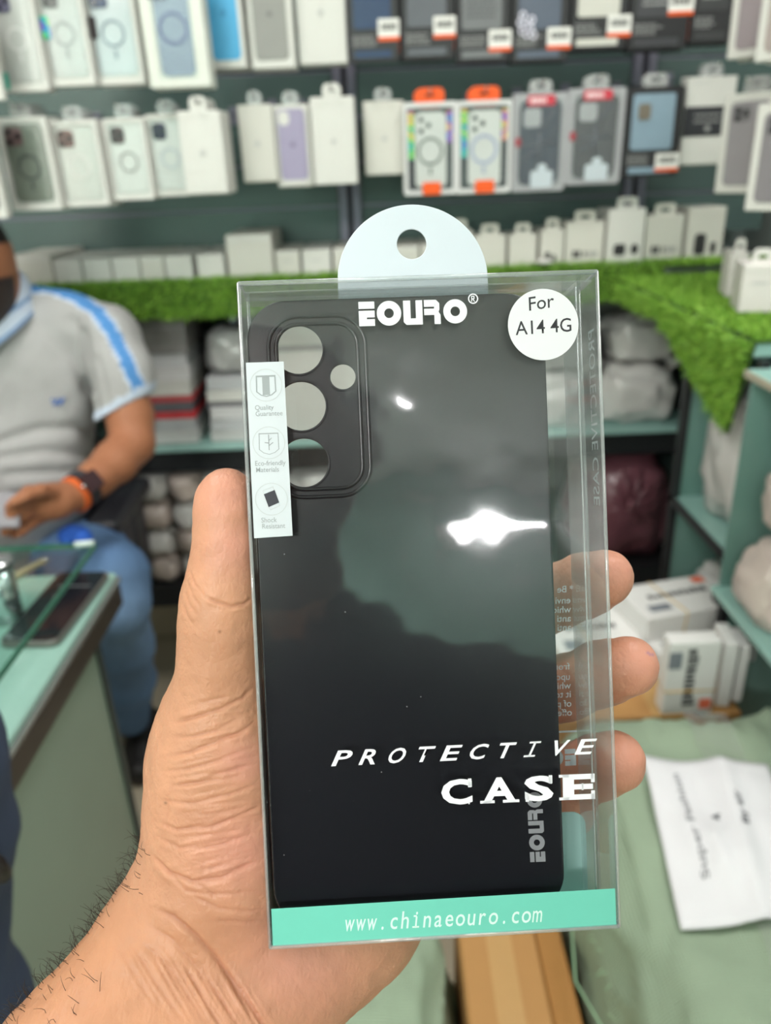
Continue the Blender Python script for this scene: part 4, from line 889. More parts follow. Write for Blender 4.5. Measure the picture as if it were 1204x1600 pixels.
# ------------------------------------------------------------------ artificial grass mats
def grass(name, label, patches, seed, extra_tri=None, n_per=95000, back=None):
    rg = np.random.default_rng(seed); Vb, Fb = [], []; root = thing(name, label, 'grass mat')
    bm = bmesh.new()
    for (o, u, v, nrm, tri) in patches:
        o, u, v, nrm = map(lambda q: np.array(q, float), (o, u, v, nrm)); area = np.linalg.norm(np.cross(u, v)) * (.5 if tri else 1); n = int(area * n_per)
        a = rg.random(n); b = rg.random(n)
        if tri: m = a + b > 1; a[m] = 1 - a[m]; b[m] = 1 - b[m]
        P = o + a[:, None] * u + b[:, None] * v; d = nrm + rg.normal(0, .42, (n, 3)) + np.array([0, 0, -.15]); d /= np.linalg.norm(d, axis=1)[:, None]
        L = rg.uniform(.009, .017, n)[:, None]; s = np.cross(d, rg.normal(0, 1, (n, 3))); s /= np.linalg.norm(s, axis=1)[:, None]; wd = .0011
        bend = rg.normal(0, .0025, (n, 3)); k = len(Vb) and sum(len(x) for x in Vb)
        Vb.append(np.stack([P - s * wd, P + s * wd, P + d * L * .55 + s * wd * .9 + bend * .4, P + d * L * .55 - s * wd * .9 + bend * .4, P + d * L + bend + np.array([0, 0, -.002])], 1).reshape(-1, 3))
        i = np.arange(n)[:, None] * 5 + k; Fb.append(np.concatenate([i + [0, 1, 2], i + [0, 2, 3], i + [3, 2, 4]], 0))
        q = [o, o + u, o + v] if tri else [o, o + u, o + u + v, o + v]; th_ = -nrm * .004
        vs = [bm.verts.new(p - nrm * .0005) for p in q]; v2 = [bm.verts.new(p + th_) for p in q]; bm.faces.new(vs); bm.faces.new(v2[::-1])
        for j in range(len(q)): bm.faces.new((vs[j], v2[j], v2[(j + 1) % len(q)], vs[(j + 1) % len(q)]))
    bmesh.ops.recalc_face_normals(bm, faces=bm.faces[:]); me = bpy.data.meshes.new('backing'); bm.to_mesh(me); bm.free()
    link('backing', me, M(58, 92, 30, .9, name='grass_backing'), root)
    V_ = np.concatenate(Vb); F_ = np.concatenate(Fb); g = np_mesh('pile', V_, F_, None, root, False); g['kind'] = 'stuff'
    h = np.repeat(rg.random(len(V_) // 5), 5)[:, None]; Cg = np.array(srgb(88, 142, 36)) * (1 - h) + np.array(srgb(160, 204, 84)) * h; vcol(g, 'blade_tint', Cg); g.data.materials.append(attr_mat('grass_blades', 'blade_tint', .5, spec=.35))
GX0, GX1 = -.98, .66
grass('grass_mat', 'strip of bright green artificial grass draped over the front of the long shelf',
      [((GX0, 1.826, SHZ - .072), (GX1 - GX0, 0, 0), (0, 0, .078), (0, -1, 0), False), ((GX0, 1.826, SHZ + .006), (GX1 - GX0, 0, 0), (0, .03, 0), (0, -.3, 1), False)], 1)
RS = 1.195
grass('grass_mat', 'green artificial grass mat on the side rack with a pointed corner hanging down',
      [((.555, 1.12, RS + .006), (.44, 0, 0), (0, .71, 0), (-.1, -.1, 1), False), ((.55, 1.55, RS + .004), (0, .25, 0), (0, 0, -.04), (-1, 0, .1), False), ((.55, 1.12, RS + .004), (0, .50, 0), (0, .045, -.155), (-1, -.1, .1), True), ((.66, 1.785, SHZ + .006), (.33, 0, 0), (0, .07, 0), (0, -.2, 1), False),
       ((.66, 1.80, RS - .05), (-.1, -.02, 0), (0, 0, .058), (-.4, -1, 0), False)], 2)
# ================================================================== the seated man
def wp(px, py, Y, r): p = atY(px, py, Y); return (p[0], p[1], p[2], r / 1000.0)
TC = -8                                           # photo column of his body axis
# skin: head, neck, arm, hand in one surface
mf = Field((-1.30, 1.10, .60), (-.42, 1.82, 1.52), .0055)
hc_ = atY(-46, 412, 1.58); mf.ell(hc_, (.078, .100, .120)); mf.ell(hc_ + np.array([.0, -.03, -.07]), (.062, .072, .062), .02)
mf.cone(hc_ + np.array([0, .02, -.06]), atY(TC - 20, 545, 1.64), .062, .075, .03)
mf.ell(atY(7, 422, 1.585), (.013, .022, .034), .008); mf.ell(hc_ + np.array([0, -.10, -.01]), (.015, .022, .028), .012)
mf.chain([wp(192, 600, 1.585, 44), wp(203, 650, 1.57, 48), wp(207, 692, 1.54, 45)], .012)
mf.chain([wp(207, 692, 1.54, 45), wp(180, 722, 1.48, 43), wp(150, 748, 1.42, 36), wp(118, 772, 1.365, 29)], .012)
mf.chain([wp(118, 772, 1.365, 29), wp(92, 783, 1.335, 29), wp(68, 788, 1.315, 29)], .014); mf.ell(atY(78, 783, 1.325), (.045, .03, .034), .014)
for pts in ([(66, 772, 1.30, 13), (44, 768, 1.27, 11.5), (28, 782, 1.25, 10.5), (14, 792, 1.245, 9)], [(62, 784, 1.30, 13.5), (36, 786, 1.265, 12), (18, 804, 1.25, 11), (6, 818, 1.245, 9.5)],
            [(62, 797, 1.305, 13), (38, 802, 1.27, 12), (20, 820, 1.255, 11), (8, 832, 1.25, 9.5)], [(66, 808, 1.315, 12), (48, 818, 1.285, 10.5), (34, 830, 1.27, 9.5), (22, 836, 1.265, 8.5)],
            [(86, 772, 1.31, 13), (64, 766, 1.275, 12.5), (38, 776, 1.245, 11), (20, 786, 1.235, 9)]):
    mf.chain([wp(*p) for p in pts], .005)
dm = lambda x: 2 * TC - x
mf.chain([wp(dm(192), 600, 1.585, 44), wp(dm(203), 650, 1.57, 48), wp(dm(207), 692, 1.54, 45)], .012); mf.chain([wp(dm(207), 692, 1.54, 45), wp(dm(150), 748, 1.42, 36), wp(dm(96), 790, 1.33, 29), wp(dm(66), 800, 1.29, 27)], .012)
for k in range(4): mf.chain([wp(dm(62), 786 + 11 * k, 1.28, 12.5), wp(dm(40), 792 + 11 * k, 1.25, 11), wp(dm(26), 806 + 9 * k, 1.245, 9)], .005)
mf.chain([wp(dm(72), 784, 1.28, 13), wp(dm(50), 776, 1.245, 11.5), wp(dm(34), 790, 1.235, 9)], .005)
V, Fq = mf.mesh(); V = smooth_verts(V, Fq, 2); del mf
man_skin = np.tile(np.array(srgb(166, 110, 80)), (len(V), 1)); PXm, PYm = proj(V)
beard = ((V[:, 2] < hc_[2] - .025) & (V[:, 2] > hc_[2] - .16) & (V[:, 1] < hc_[1] + .005)); man_skin[beard] = srgb(52, 40, 36)
hairm = (V[:, 2] > hc_[2] + .035) & (V[:, 2] > hc_[2] + .02 + (hc_[1] - V[:, 1]) * .6); man_skin[hairm] = srgb(34, 28, 27)
face = (V[:, 2] > hc_[2] - .16) & ~beard & ~hairm; man_skin[face] *= .85
man = np_mesh('person', V, Fq, attr_mat('man_skin', 'skin_tint', .5, sss=.05, var=.05)); vcol(man, 'skin_tint', man_skin)
tag(man, 'bearded man in grey polo shirt and jeans sitting at the counter', 'person')
for s in (-1, 1): tube('eye', [hc_ + np.array([s * .03, -.088, .012]), hc_ + np.array([s * .03, -.096, .012])], .011, M(40, 30, 28, .2), man)
tube('mouth', [hc_ + np.array([-.025, -.098, -.075]), hc_ + np.array([.025, -.098, -.075])], .005, M(130, 80, 72, .4), man)
# polo shirt
pf = Field((-1.32, 1.32, .58), (-.42, 1.86, 1.36), .007)
pf.ell(atY(TC, 600, 1.66), (.225, .125, .20)); pf.ell(atY(TC + 5, 735, 1.63), (.218, .15, .20), .06); pf.ell(atY(TC, 845, 1.66), (.20, .14, .10), .05)
for s in (-1, 1):
    dx = lambda x: TC + s * (x - TC)
    pf.chain([wp(dx(48), 480, 1.68, 48), wp(dx(110), 500, 1.67, 56), wp(dx(166), 526, 1.65, 62), wp(dx(188), 585, 1.60, 64), wp(dx(196), 650, 1.575, 64)], .03)
pf.cone(atY(TC - 6, 515, 1.66), atY(TC - 4, 570, 1.66), .07, .12, .04)
a_s = np.array(wp(178, 545, 1.645, 0)[:3]); e_s = np.array(wp(203, 668, 1.565, 0)[:3]); ax_s = np.array([.42, -.12, -.90]); ax_s /= np.linalg.norm(ax_s); cut = np.array(wp(199, 634, 1.585, 0)[:3])
def sleeve_cut(X, Y, Z):                          # everything past the hem, near the arm
    along = (X - cut[0]) * ax_s[0] + (Y - cut[1]) * ax_s[1] + (Z - cut[2]) * ax_s[2]
    near = np.sqrt((X - cut[0] - along * ax_s[0]) ** 2 + (Y - cut[1] - along * ax_s[1]) ** 2 + (Z - cut[2] - along * ax_s[2]) ** 2) - .10
    gate = (cut[0] - .085) - X
    return np.maximum(np.maximum(-along, near), gate)
pf.carve(sleeve_cut)
V, Fq = pf.mesh(); V = smooth_verts(V, Fq, 2); del pf
N = vnormals(V, Fq); PX, PY = proj(V); front = N[:, 1] < .35
def pdist(poly):
    d = np.full(len(V), 1e9); P = np.array(poly, float)
    for a, b in zip(P[:-1], P[1:]):
        v = b - a; t = np.clip(((PX - a[0]) * v[0] + (PY - a[1]) * v[1]) / (v @ v), 0, 1); d = np.minimum(d, np.hypot(PX - a[0] - t * v[0], PY - a[1] - t * v[1]))
    return d
dis = fbm(V, 9, 4, 3) * .006
for poly, dp, w in (([(135, 610), (120, 560), (112, 500)], .010, 9), ([(150, 640), (140, 590), (128, 520)], .010, 8), ([(0, 690), (60, 672), (120, 668), (165, 690)], .012, 9), ([(0, 715), (70, 705), (150, 712)], .010, 8), ([(10, 742), (80, 738), (160, 735)], .010, 8), ([(20, 775), (90, 765), (160, 770)], .008, 8), ([(170, 640), (160, 600), (150, 560)], .006, 6)):
    dis -= dp * np.exp(-(pdist(poly) / w) ** 2) * front
V = V + N * dis[:, None]
grey = np.array(srgb(172, 171, 171)); blue = np.array(srgb(84, 140, 200)); ice = np.array(srgb(200, 212, 230)); Cs = np.tile(grey, (len(V), 1))
ds = pdist([(38, 449), (75, 447), (115, 458), (150, 484), (178, 525), (200, 570), (218, 607)]); m = (ds < 9.5) & (N[:, 1] < .75); Cs[m] = blue; m = (ds >= 9.5) & (ds < 12.5) & (N[:, 1] < .75); Cs[m] = ice
along = (V - cut) @ ax_s; m = (along > -.020) & (V[:, 0] > cut[0] - .09) & (np.linalg.norm(V - cut, axis=1) < .12); Cs[m] = ice
shirt = np_mesh('polo_shirt', V, Fq, attr_mat('polo_cloth', 'cloth_tint', .9, bump=.25, bscale=500, var=.05), man); vcol(shirt, 'cloth_tint', Cs)
lm = upright(poly_mesh([[(-.022, -.006), (-.014, -.006), (-.002, .008), (-.010, .008)], [(-.010, -.006), (-.002, -.006), (.010, .008), (.002, .008)], [(.002, -.006), (.010, -.006), (.022, .009), (.014, .009)]]), (0, 0, 0))
# find the cloth surface under the embroidered mark
k = np.argmin(np.hypot(PX - 88, PY - 626) + 1e3 * (N[:, 1] > 0)); lp_ = V[k]; xf(lm, lambda a: a + lp_ + np.array([0, -.004, 0])); link('chest_mark', lm, M(70, 110, 180, .7), man)
# collar: folded band with stripes
cv = []; cc = atY(TC - 22, 500, 1.63); nn = 24; cols_ = []
for i in range(nn + 1):
    a = math.radians(-75 + 330 * i / nn); rx_, ry_ = .090, .095
    drop = .055 + .05 * max(0, -math.sin(a)) ** 2
    for j, (ro, zz) in enumerate(((.0, .062), (.004, .066), (.014, .057), (.020, .055 - drop * .35), (.022, .055 - drop * .45), (.024, .055 - drop * .55), (.027, .055 - drop * .85), (.028, .055 - drop * .92), (.030, .055 - drop))):
        cv.append((cc[0] + (rx_ + ro) * math.cos(a), cc[1] + (ry_ + ro) * math.sin(a), cc[2] + zz + .02 * math.sin(a) + .012)); cols_.append([ice, ice, ice, ice, blue * .8, ice, ice, blue * .8, ice][j])
col = from_lists('collar', cv, [(i * 9 + j, i * 9 + j + 1, i * 9 + j + 10, i * 9 + j + 9) for i in range(nn) for j in range(8)], attr_mat('polo_cloth', 'cloth_tint'), man, True); vcol(col, 'cloth_tint', np.array(cols_))
so = col.modifiers.new('thickness', 'SOLIDIFY'); so.thickness = .003
# jeans
jf = Field((-1.20, 1.20, .03), (-.40, 1.86, .80), .008)
jf.ell(atY(TC + 5, 880, 1.68), (.20, .15, .12))
for s in (-1, 1):
    dx = lambda x: TC + s * (x - TC)
    jf.chain([wp(dx(95), 868, 1.66, 98), wp(dx(140), 880, 1.52, 88), wp(dx(172), 905, 1.40, 74), wp(dx(180), 945, 1.375, 68)], .03)
    jf.chain([wp(dx(180), 945, 1.375, 68), wp(dx(196), 1010, 1.45, 62), wp(dx(200), 1065, 1.53, 58), wp(dx(202), 1118, 1.62, 54)], .02)
V, Fq = jf.mesh(); V = smooth_verts(V, Fq, 2); N = vnormals(V, Fq); del jf
V = V + N * (fbm(V, 12, 8, 3) * .005)[:, None]; PX, PY = proj(V)
Cj = np.array(srgb(92, 124, 166)) * (1 + .22 * fbm(V, 9, 2, 3)[:, None]); fade = np.exp(-((PX - 190) ** 2 + (PY - 975) ** 2) / 80 ** 2)[:, None]; Cj = Cj * (1 - .5 * fade) + np.array(srgb(146, 176, 208)) * .5 * fade
jeans = np_mesh('jeans', V, Fq, attr_mat('denim', 'cloth_tint', .9, bump=.3, bscale=900, var=.06), man); vcol(jeans, 'cloth_tint', np.clip(Cj, 0, 1))
for s in (-1, 1):
    p = atZ(226 if s > 0 else 2 * TC - 226, 1150, .05); sfld = Field(p - .2, p + .2, .007); sfld.chain([(p[0] - .02, p[1] + .05, .055, .045), (p[0] + .005, p[1] - .06, .045, .042), (p[0] + .015, p[1] - .12, .035, .034)], .02); V, Fq = sfld.mesh(); V[:, 2] = np.maximum(V[:, 2], .001)
    np_mesh('shoe', smooth_verts(V, Fq, 1), Fq, M(34, 32, 33, .5, name='black_shoe'), man)
# watch and orange band on his wrist
wa = np.array(wp(128, 765, 1.38, 0)[:3]); wb = np.array(wp(112, 776, 1.355, 0)[:3]); ax = (wb - wa) / np.linalg.norm(wb - wa); u_ = np.cross(ax, [0, 0, 1]); u_ /= np.linalg.norm(u_); v_ = np.cross(ax, u_)
def band(name, c, r, hw, m, parent):
    V, Fc = [], []; n = 24
    for i in range(n):
        a = 2 * math.pi * i / n; q = c + r * (math.cos(a) * u_ + math.sin(a) * v_)
        for (da, dr) in ((-hw, -.002), (-hw, .002), (hw, .002), (hw, -.002)): V.append(q + ax * da + (math.cos(a) * u_ + math.sin(a) * v_) * dr)
    for i in range(n):
        for j in range(4): Fc.append((i * 4 + j, i * 4 + (j + 1) % 4, ((i + 1) % n) * 4 + (j + 1) % 4, ((i + 1) % n) * 4 + j))
    return from_lists(name, V, Fc, m, parent)
wt = thing('wristwatch', "black wristwatch on the seated man's wrist", 'watch'); band('strap', wa, .0355, .011, M(46, 46, 54, .5), wt)
wn = np.array([.5, -.72, .48]); wn -= ax * (wn @ ax); wn /= np.linalg.norm(wn); wu = np.cross(wn, ax)
cb = wa + wn * .040
V = [cb + ax * a * .018 + wu * b * .018 + wn * c for c in (-.005, .005) for (a, b) in ((-1, -1), (1, -1), (1, 1), (-1, 1))]
from_lists('case', V, [(0, 1, 2, 3)[::-1], (4, 5, 6, 7), (0, 1, 5, 4), (1, 2, 6, 5), (2, 3, 7, 6), (3, 0, 4, 7)], M(60, 40, 44, .25), wt); tube('crown', [cb + ax * .018, cb + ax * .024], .004, chrome, wt)
tag(band('wrist_band', wa + ax * .021, .0335, .006, M(226, 106, 46, .6), None), "orange band around the seated man's wrist", 'wristband')
ph_ = atY(2, 808, 1.24); t = thing('held_phone', "grey phone held in the seated man's hand at the picture edge", 'phone', tuple(ph_)); t.rotation_euler = (math.radians(-35), math.radians(10), math.radians(20))
box('body', (-.035, .03, -.004, .004, -.02, .045), M(150, 148, 154, .3), t, bev=.003); box('screen', (-.032, .027, .0042, .005, -.017, .042), M(60, 64, 80, .2), t)
# ------------------------------------------------------------------ his chair
cx_, cy_ = atY(TC, 860, 1.68)[0], 1.68
leather = M(42, 42, 48, .38, name='black_leather', bump=.1)
chair = thing('office_chair', 'black swivel chair under the seated man', 'chair', (cx_, cy_, 0)); 
me = box_mesh(-.27, .27, -.22, .10, .49, .545, .025, 3); link('seat', me, leather, chair, True)
me = box_mesh(-.25, .25, .125, .16, .62, 1.06, .016, 3); link('backrest', me, leather, chair, True)
for s in (-1, 1):
    tube('arm_post', [(s * .27, .0, .50), (s * .335, .0, .53), (s * .335, -.0, .74)], .018, M(40, 40, 44, .4), chair); link('armrest', box_mesh(s * .33 - .038, s * .33 + .038, -.16, .12, .735, .775, .015, 3), leather, chair, True)
    link('arm_panel', box_mesh(s * .335 - .012, s * .335 + .012, -.10, .09, .53, .74, .008, 2), leather, chair, True)
tube('gas_lift', [(0, -.04, .10), (0, -.04, .495)], .026, M(50, 50, 54, .3), chair, 12)
for k in range(5):
    a = math.radians(72 * k + 28); e = (.30 * math.cos(a), -.04 + .30 * math.sin(a)); tube('base_leg', [(0, -.04, .115), (e[0] * .5, -.04 + (e[1] + .04) * .5, .10), (e[0], e[1], .075)], [.026, .022, .016], M(44, 44, 48, .4), chair)
    for w_ in (-.012, .012): n_ = np.array([-math.sin(a), math.cos(a)]); tube('caster', [(e[0] + n_[0] * w_ - n_[0] * .008, e[1] + n_[1] * w_ - n_[1] * .008, .03), (e[0] + n_[0] * w_ + n_[0] * .008, e[1] + n_[1] * w_ + n_[1] * .008, .03)], .03, M(30, 30, 32, .5), chair, 14)
# ================================================================== the glass counter
ct = thing('counter', 'glass shop counter with mint top and pale green side', 'counter', (0, 0, 0))
mg = M(158, 192, 182, .16, name='mint_glass_top', var=.03); gs = M(150, 170, 154, .2, name='pale_green_panel', var=.08, vscale=5, spec=.6)
box('body', (-1.5, -.462, .56, 1.025, .08, .865), gs, ct, bev=.002); box('plinth', (-1.48, -.48, .58, 1.0, 0, .08), M(60, 58, 56, .6), ct)
box('corner_trim', (-.466, -.458, 1.014, 1.03, .08, .865), M(60, 72, 70, .4), ct)
box('edge_band', (-1.52, -.3995, .54, 1.0105, .866, .905), M(66, 58, 52, .3, name='dark_edge', var=.25, vscale=40), ct, bev=.004)
box('steel_rim', (-1.522, -.398, .538, 1.012, .905, .912), M(176, 178, 176, .25, metal=.6, name='brushed_rim'), ct, bev=.001); box('glass_top', (-1.52, -.402, .54, 1.008, .912, .921), mg, ct, bev=.002)
tier = thing('glass_tier', 'raised clear glass sheet on chrome posts above the counter', 'glass shelf', (0, 0, .921))
gl_m = clear_mat('tier_glass', (.86, .93, .91), 1.5, .01); gedge = M(72, 122, 104, .15, name='green_glass_edge')
box('glass_sheet', (-1.4, -.395, .56, .94, .074, .082), gl_m, tier)
for b in ((-.395, -.3935, .56, .94, .0742, .0818), (-1.4, -.395, .94, .9415, .0742, .0818)): box('glass_edge', b, gedge, tier)
tube('corner_cap', [(-.42, .936, .083), (-.395, .938, .083)], .004, M(200, 214, 210, .2), tier)
for (x, y) in ((-.505, .885), (-.52, .62), (-1.1, .86)): tube('post', [(x, y, 0), (x, y, .074)], .019, chrome, tier, 16); tube('post_cap', [(x, y, .082), (x, y, .089)], .022, chrome, tier, 16)
phn = thing('phone', 'dark smartphone lying on the mint counter top', 'phone', (-.447, .905, .9215), math.radians(-3))
b_ = plate_mesh([rr_pts(.076, .185, .012, 6)], .009, .002, 2); link('body', xf(b_, lambda a: a + [0, 0, .0047]), M(120, 116, 112, .3, metal=.5, name='phone_rim'), phn, True); link('screen', xf(plate_mesh([rr_pts(.070, .178, .010, 6)], .0008), lambda a: a + [0, 0, .0096]), M(26, 28, 36, .08, name='phone_screen'), phn)
box('screen_line', (-.02, .028, .045, .049, .0101, .0104), M(90, 92, 96, .3), phn)
sg = thing('pen', 'beige pen lying on the counter under the raised glass', 'pen', (-.545, 1.0, .9215), math.radians(62)); tube('barrel', [(-.06, 0, .005), (.05, 0, .005)], .0048, M(196, 184, 150, .4), sg); tube('tip', [(.05, 0, .005), (.062, 0, .003)], [.0045, .001], chrome, sg)
# blue item on his lap behind the counter
bl = thing('blue_cloth', "bright blue cloth on the seated man's lap", 'cloth', tuple(atY(118, 838, 1.36))); q = Field((-.1, -.08, -.06), (.1, .08, .06), .006); q.ell((0, 0, 0), (.028, .03, .02)); q.ell((.02, -.02, .006), (.02, .02, .016), .01); V, Fq = q.mesh(); V = V + vnormals(V, Fq) * (fbm(V, 30, 3, 2) * .006)[:, None]; np_mesh('folded_cloth', V, Fq, M(38, 92, 190, .8), bl)
# ------------------------------------------------------------------ customer at the picture edge
cf = Field((-.78, .28, .02), (-.14, .56, 1.12), .009); DE = np.array(srgb(58, 68, 92))
cf.chain([wp(-170, 1200, .45, 80), wp(-142, 1330, .45, 70), wp(-146, 1420, .45, 69), wp(-132, 1480, .445, 69), wp(-80, 1600, .44, 68), wp(0, 1850, .43, 58)], .02)
e_ = wp(0, 1850, .43, 58); cf.cone(e_[:3], (e_[0] + .01, .43, .06), .056, .05, .02)
lx_ = e_[0] + .01; cf.cone((lx_ - .18, .42, .84), (lx_ - .17, .43, .06), .085, .05, .02)
V, Fq = cf.mesh(); V = smooth_verts(V, Fq, 2); N = vnormals(V, Fq); V = V + N * (fbm(V, 14, 12, 3) * .006)[:, None]; del cf
cust = np_mesh('person', V, Fq, M(56, 66, 90, .9, name='dark_denim', var=.3, vscale=14, bump=.3, bscale=700)); tag(cust, 'legs in dark blue jeans standing against the counter at the picture edge', 'person')
hp = np.array(wp(-118, 1318, .45, 0)[:3]); tube('belt_pouch', [hp + [.055, -.03, .012], hp + [.066, -.025, -.002], hp + [.068, -.02, -.016]], [.007, .010, .006], M(38, 30, 28, .5), cust)
for x in (lx_, lx_ - .17): link('shoe', box_mesh(x - .05, x + .05, .35, .55, 0, .08, .025, 2), M(40, 40, 44, .5), cust, True)
# ================================================================== crumpled bags and other soft goods
def bag(name, label, cat, c, dims, seed, m, group=None, rough=.35, freq=9.0, parent=None, rz=0.0, res=4, flat=True, pw=.62):
    bm = bmesh.new(); bmesh.ops.create_icosphere(bm, subdivisions=res, radius=1.0); V = np.array([v.co[:] for v in bm.verts]); bm.free()
    U_ = V / np.linalg.norm(V, axis=1)[:, None]; P = np.sign(U_) * np.abs(U_) ** pw
    f1 = fbm(U_, freq * .25, seed, 3); f2 = 1 - np.abs(fbm(U_, freq * .33, seed + 7, 3)) * 1.6; P = P * (1 + .10 * f1 + rough * .22 * (f2 - .5))[:, None]
    P = P * np.array(dims) / 2
    if flat: P[:, 2] = np.where(P[:, 2] < -dims[2] * .42, -dims[2] * .42, P[:, 2])
    cz, sz = math.cos(rz), math.sin(rz); P = np.c_[P[:, 0] * cz - P[:, 1] * sz, P[:, 0] * sz + P[:, 1] * cz, P[:, 2] + dims[2] * .42]
    bm = bmesh.new(); bmesh.ops.create_icosphere(bm, subdivisions=res, radius=1.0)
    for v, p in zip(bm.verts, P): v.co = p
    me = bpy.data.meshes.new(name); bm.to_mesh(me); bm.free()
    root = thing(name, label, cat, tuple(c), group=group); link('film', me, m, root, True)
    k = int(np.argmax(P[:, 0] * .6 + P[:, 2] - P[:, 1] * .4)); q = P[k]; d = q / np.linalg.norm(q)
    V2, F2 = [], []                              # gathered neck of the bag, a small crimped fan
    n = 9; s = min(dims) * .28
    for i in range(n):
        a = -1 + 2 * i / (n - 1)
        for j, (rad, sp) in enumerate(((-.25, .12), (.45, .30), (1.0, .75))): V2.append(q + d * s * rad + np.array([a * s * sp, (.22 if i % 2 else -.22) * s * sp, a * a * -.1 * s]))
    F2 = [(i * 3 + j, i * 3 + j + 1, (i + 1) * 3 + j + 1, (i + 1) * 3 + j) for i in range(n - 1) for j in range(2)]
    nk = from_lists('gathered_neck', V2, F2, m, root, True); so = nk.modifiers.new('t', 'SOLIDIFY'); so.thickness = .0015
    return root
poly = mat('white_poly_bag', srgb(206, 205, 202), .22, var=.10, vscale=25, spec=.6)
poly2 = mat('grey_poly_bag', srgb(172, 172, 170), .22, var=.14, vscale=20, spec=.6)
pinkish = mat('rosy_poly_bag', srgb(206, 192, 184), .25, var=.12, vscale=20, spec=.6)
teal = M(112, 150, 142, .2, name='teal_glass_panel', var=.05, vscale=4, spec=.6)
dark = M(34, 36, 38, .4, name='dark_frame')
glass_sh = M(150, 190, 182, .15, name='shelf_glass', var=.04)
# ------------------------------------------------------------------ cabinet under the long shelf
cab = thing('wall_cabinet', 'dark framed cabinet with mint glass shelf under the grass strip', 'cabinet', (0, 0, 0))
CF = 1.86
box('back_board', (-1.35, .82, 2.19, 2.21, .40, 1.19), M(62, 74, 72, .5, name='cabinet_back'), cab)
box('glass_shelf', (-1.35, .82, CF - .01, 2.19, .815, .827), glass_sh, cab, bev=.002); box('shelf_rail', (-1.35, .82, CF + .01, CF + .03, .755, .812), dark, cab)
box('base_board', (-1.35, .82, CF, 2.19, .40, .425), dark, cab); box('base_rail', (-1.35, .82, CF, CF + .02, .36, .40), dark, cab)
for x in (-1.35, -.68, -.02, .81): box('divider', (x - .008, x + .008, CF + .01, 2.19, .40, 1.19), M(78, 96, 92, .3) if x > -1 else dark, cab)
for x in (-1.3, -.52, .56):
    for y in (1.9, 2.15): box('foot', (x - .015, x + .015, y - .015, y + .015, 0, .36), dark, cab)
# upper compartment, beside the man: stacked packs
def pack_box(name, label, x0, x1, y0, y1, z0, z1, m, rz=0.0, group=None, lid=None):
    t = thing(name, label, 'box', ((x0 + x1) / 2, (y0 + y1) / 2, z0), rz, group); w, d, h = (x1 - x0) / 2, (y1 - y0) / 2, z1 - z0
    box('carton', (-w, w, -d, d, 0, h), m, t, bev=.0015); box('lid_seam', (-w * 1.002, w * 1.002, -d - .0004, -d + .001, h * .72, h * .76), lid or M(150, 150, 148, .5), t); return t
gp = [M(196, 196, 194, .5), M(178, 180, 182, .5), M(206, 206, 200, .5), M(182, 70, 72, .5), M(92, 92, 98, .5), M(200, 44, 52, .5), M(204, 204, 204, .5), M(190, 192, 194, .5)]
zz = .8285; pk = [('white', 0, .034), ('grey', 1, .03), ('bright red', 5, .018), ('charcoal', 4, .024), ('dull red', 3, .016), ('cream', 2, .036), ('pale', 6, .035), ('light grey', 7, .034)]
for i, (nm_, k, h_) in enumerate(pk):
    pack_box('flat_pack', '%s flat pack in the stack beside the seated man, %s from the glass shelf' % (nm_, ['first', 'second', 'third', 'fourth', 'fifth', 'sixth', 'seventh', 'eighth'][i]), -.595 + .004 * (i % 3), -.47 - .003 * (i % 2), 1.88, 2.06, zz, zz + h_, gp[k], group='flat packs under the long shelf'); zz += h_ + .0006
pack_box('grey_carton', 'dark grey carton lying on the stack of flat packs under the grass', -.595, -.465, 1.875, 2.06, zz, 1.145, M(132, 130, 128, .6))
zz = .8285
for i, (h_, m_) in enumerate(((.03, gp[0]), (.028, gp[7]), (.032, gp[6]), (.012, gp[4]), (.03, gp[2]), (.03, gp[1]))):
    pack_box('flat_pack', '%s flat pack lying crooked next to the stack with red packs, level %s' % (['white', 'grey', 'pale', 'charcoal', 'cream', 'silver'][i], ['one', 'two', 'three', 'four', 'five', 'six'][i]), -.435, -.28, 1.88, 2.05, zz, zz + h_, m_, rz=.05 * (i % 3 - 1), group='flat packs under the long shelf'); zz += h_ + .0006
bag('plastic_bag', 'pale plastic bag on top of the crooked flat packs', 'plastic bag', (-.36, 1.97, zz + .001), (.15, .16, .12), 3, poly2)
rg_x = [(.03, 'beside the divider'), (.17, 'behind the phone cover')]
for i, (x, ds) in enumerate(rg_x): bag('plastic_bag', 'white poly bag heap on the glass shelf, %s' % ds, 'plastic bag', (x + .055, 1.98, .828), (.13, .2, .24), 20 + i, poly)
for i, (x, y, z, d, m_, ds) in enumerate(((.43, 1.985, .828, (.2, .21, .15), poly, 'lowest, nearest the clear box'), (.66, 1.985, .828, (.2, .21, .16), poly, 'lowest, beside the cabinet end'), (.45, 1.99, .975, (.2, .19, .12), poly2, 'on top of the heap, greyer one'), (.67, 1.99, .982, (.17, .18, .12), poly, 'on top of the heap, by the cabinet end'))):
    bag('plastic_bag', 'crumpled plastic bag under the grass corner, ' + ds, 'plastic bag', (x, y, z), d, 40 + i, m_, group='bags on the glass shelf', freq=13)
pack_box('grey_carton', 'wide grey carton pushed back above the bag heap', .30, .78, 2.135, 2.185, .829, 1.175, M(128, 128, 126, .6))
pack_box('white_carton', 'large white carton behind the camera holes of the phone cover', -.262, -.045, 1.885, 2.10, .8285, 1.14, M(212, 210, 204, .5))
bag('plastic_bag', 'pale rosy bag in the low compartment behind the phone cover', 'plastic bag', (-.16, 1.97, .4255), (.22, .2, .33), 97, poly)
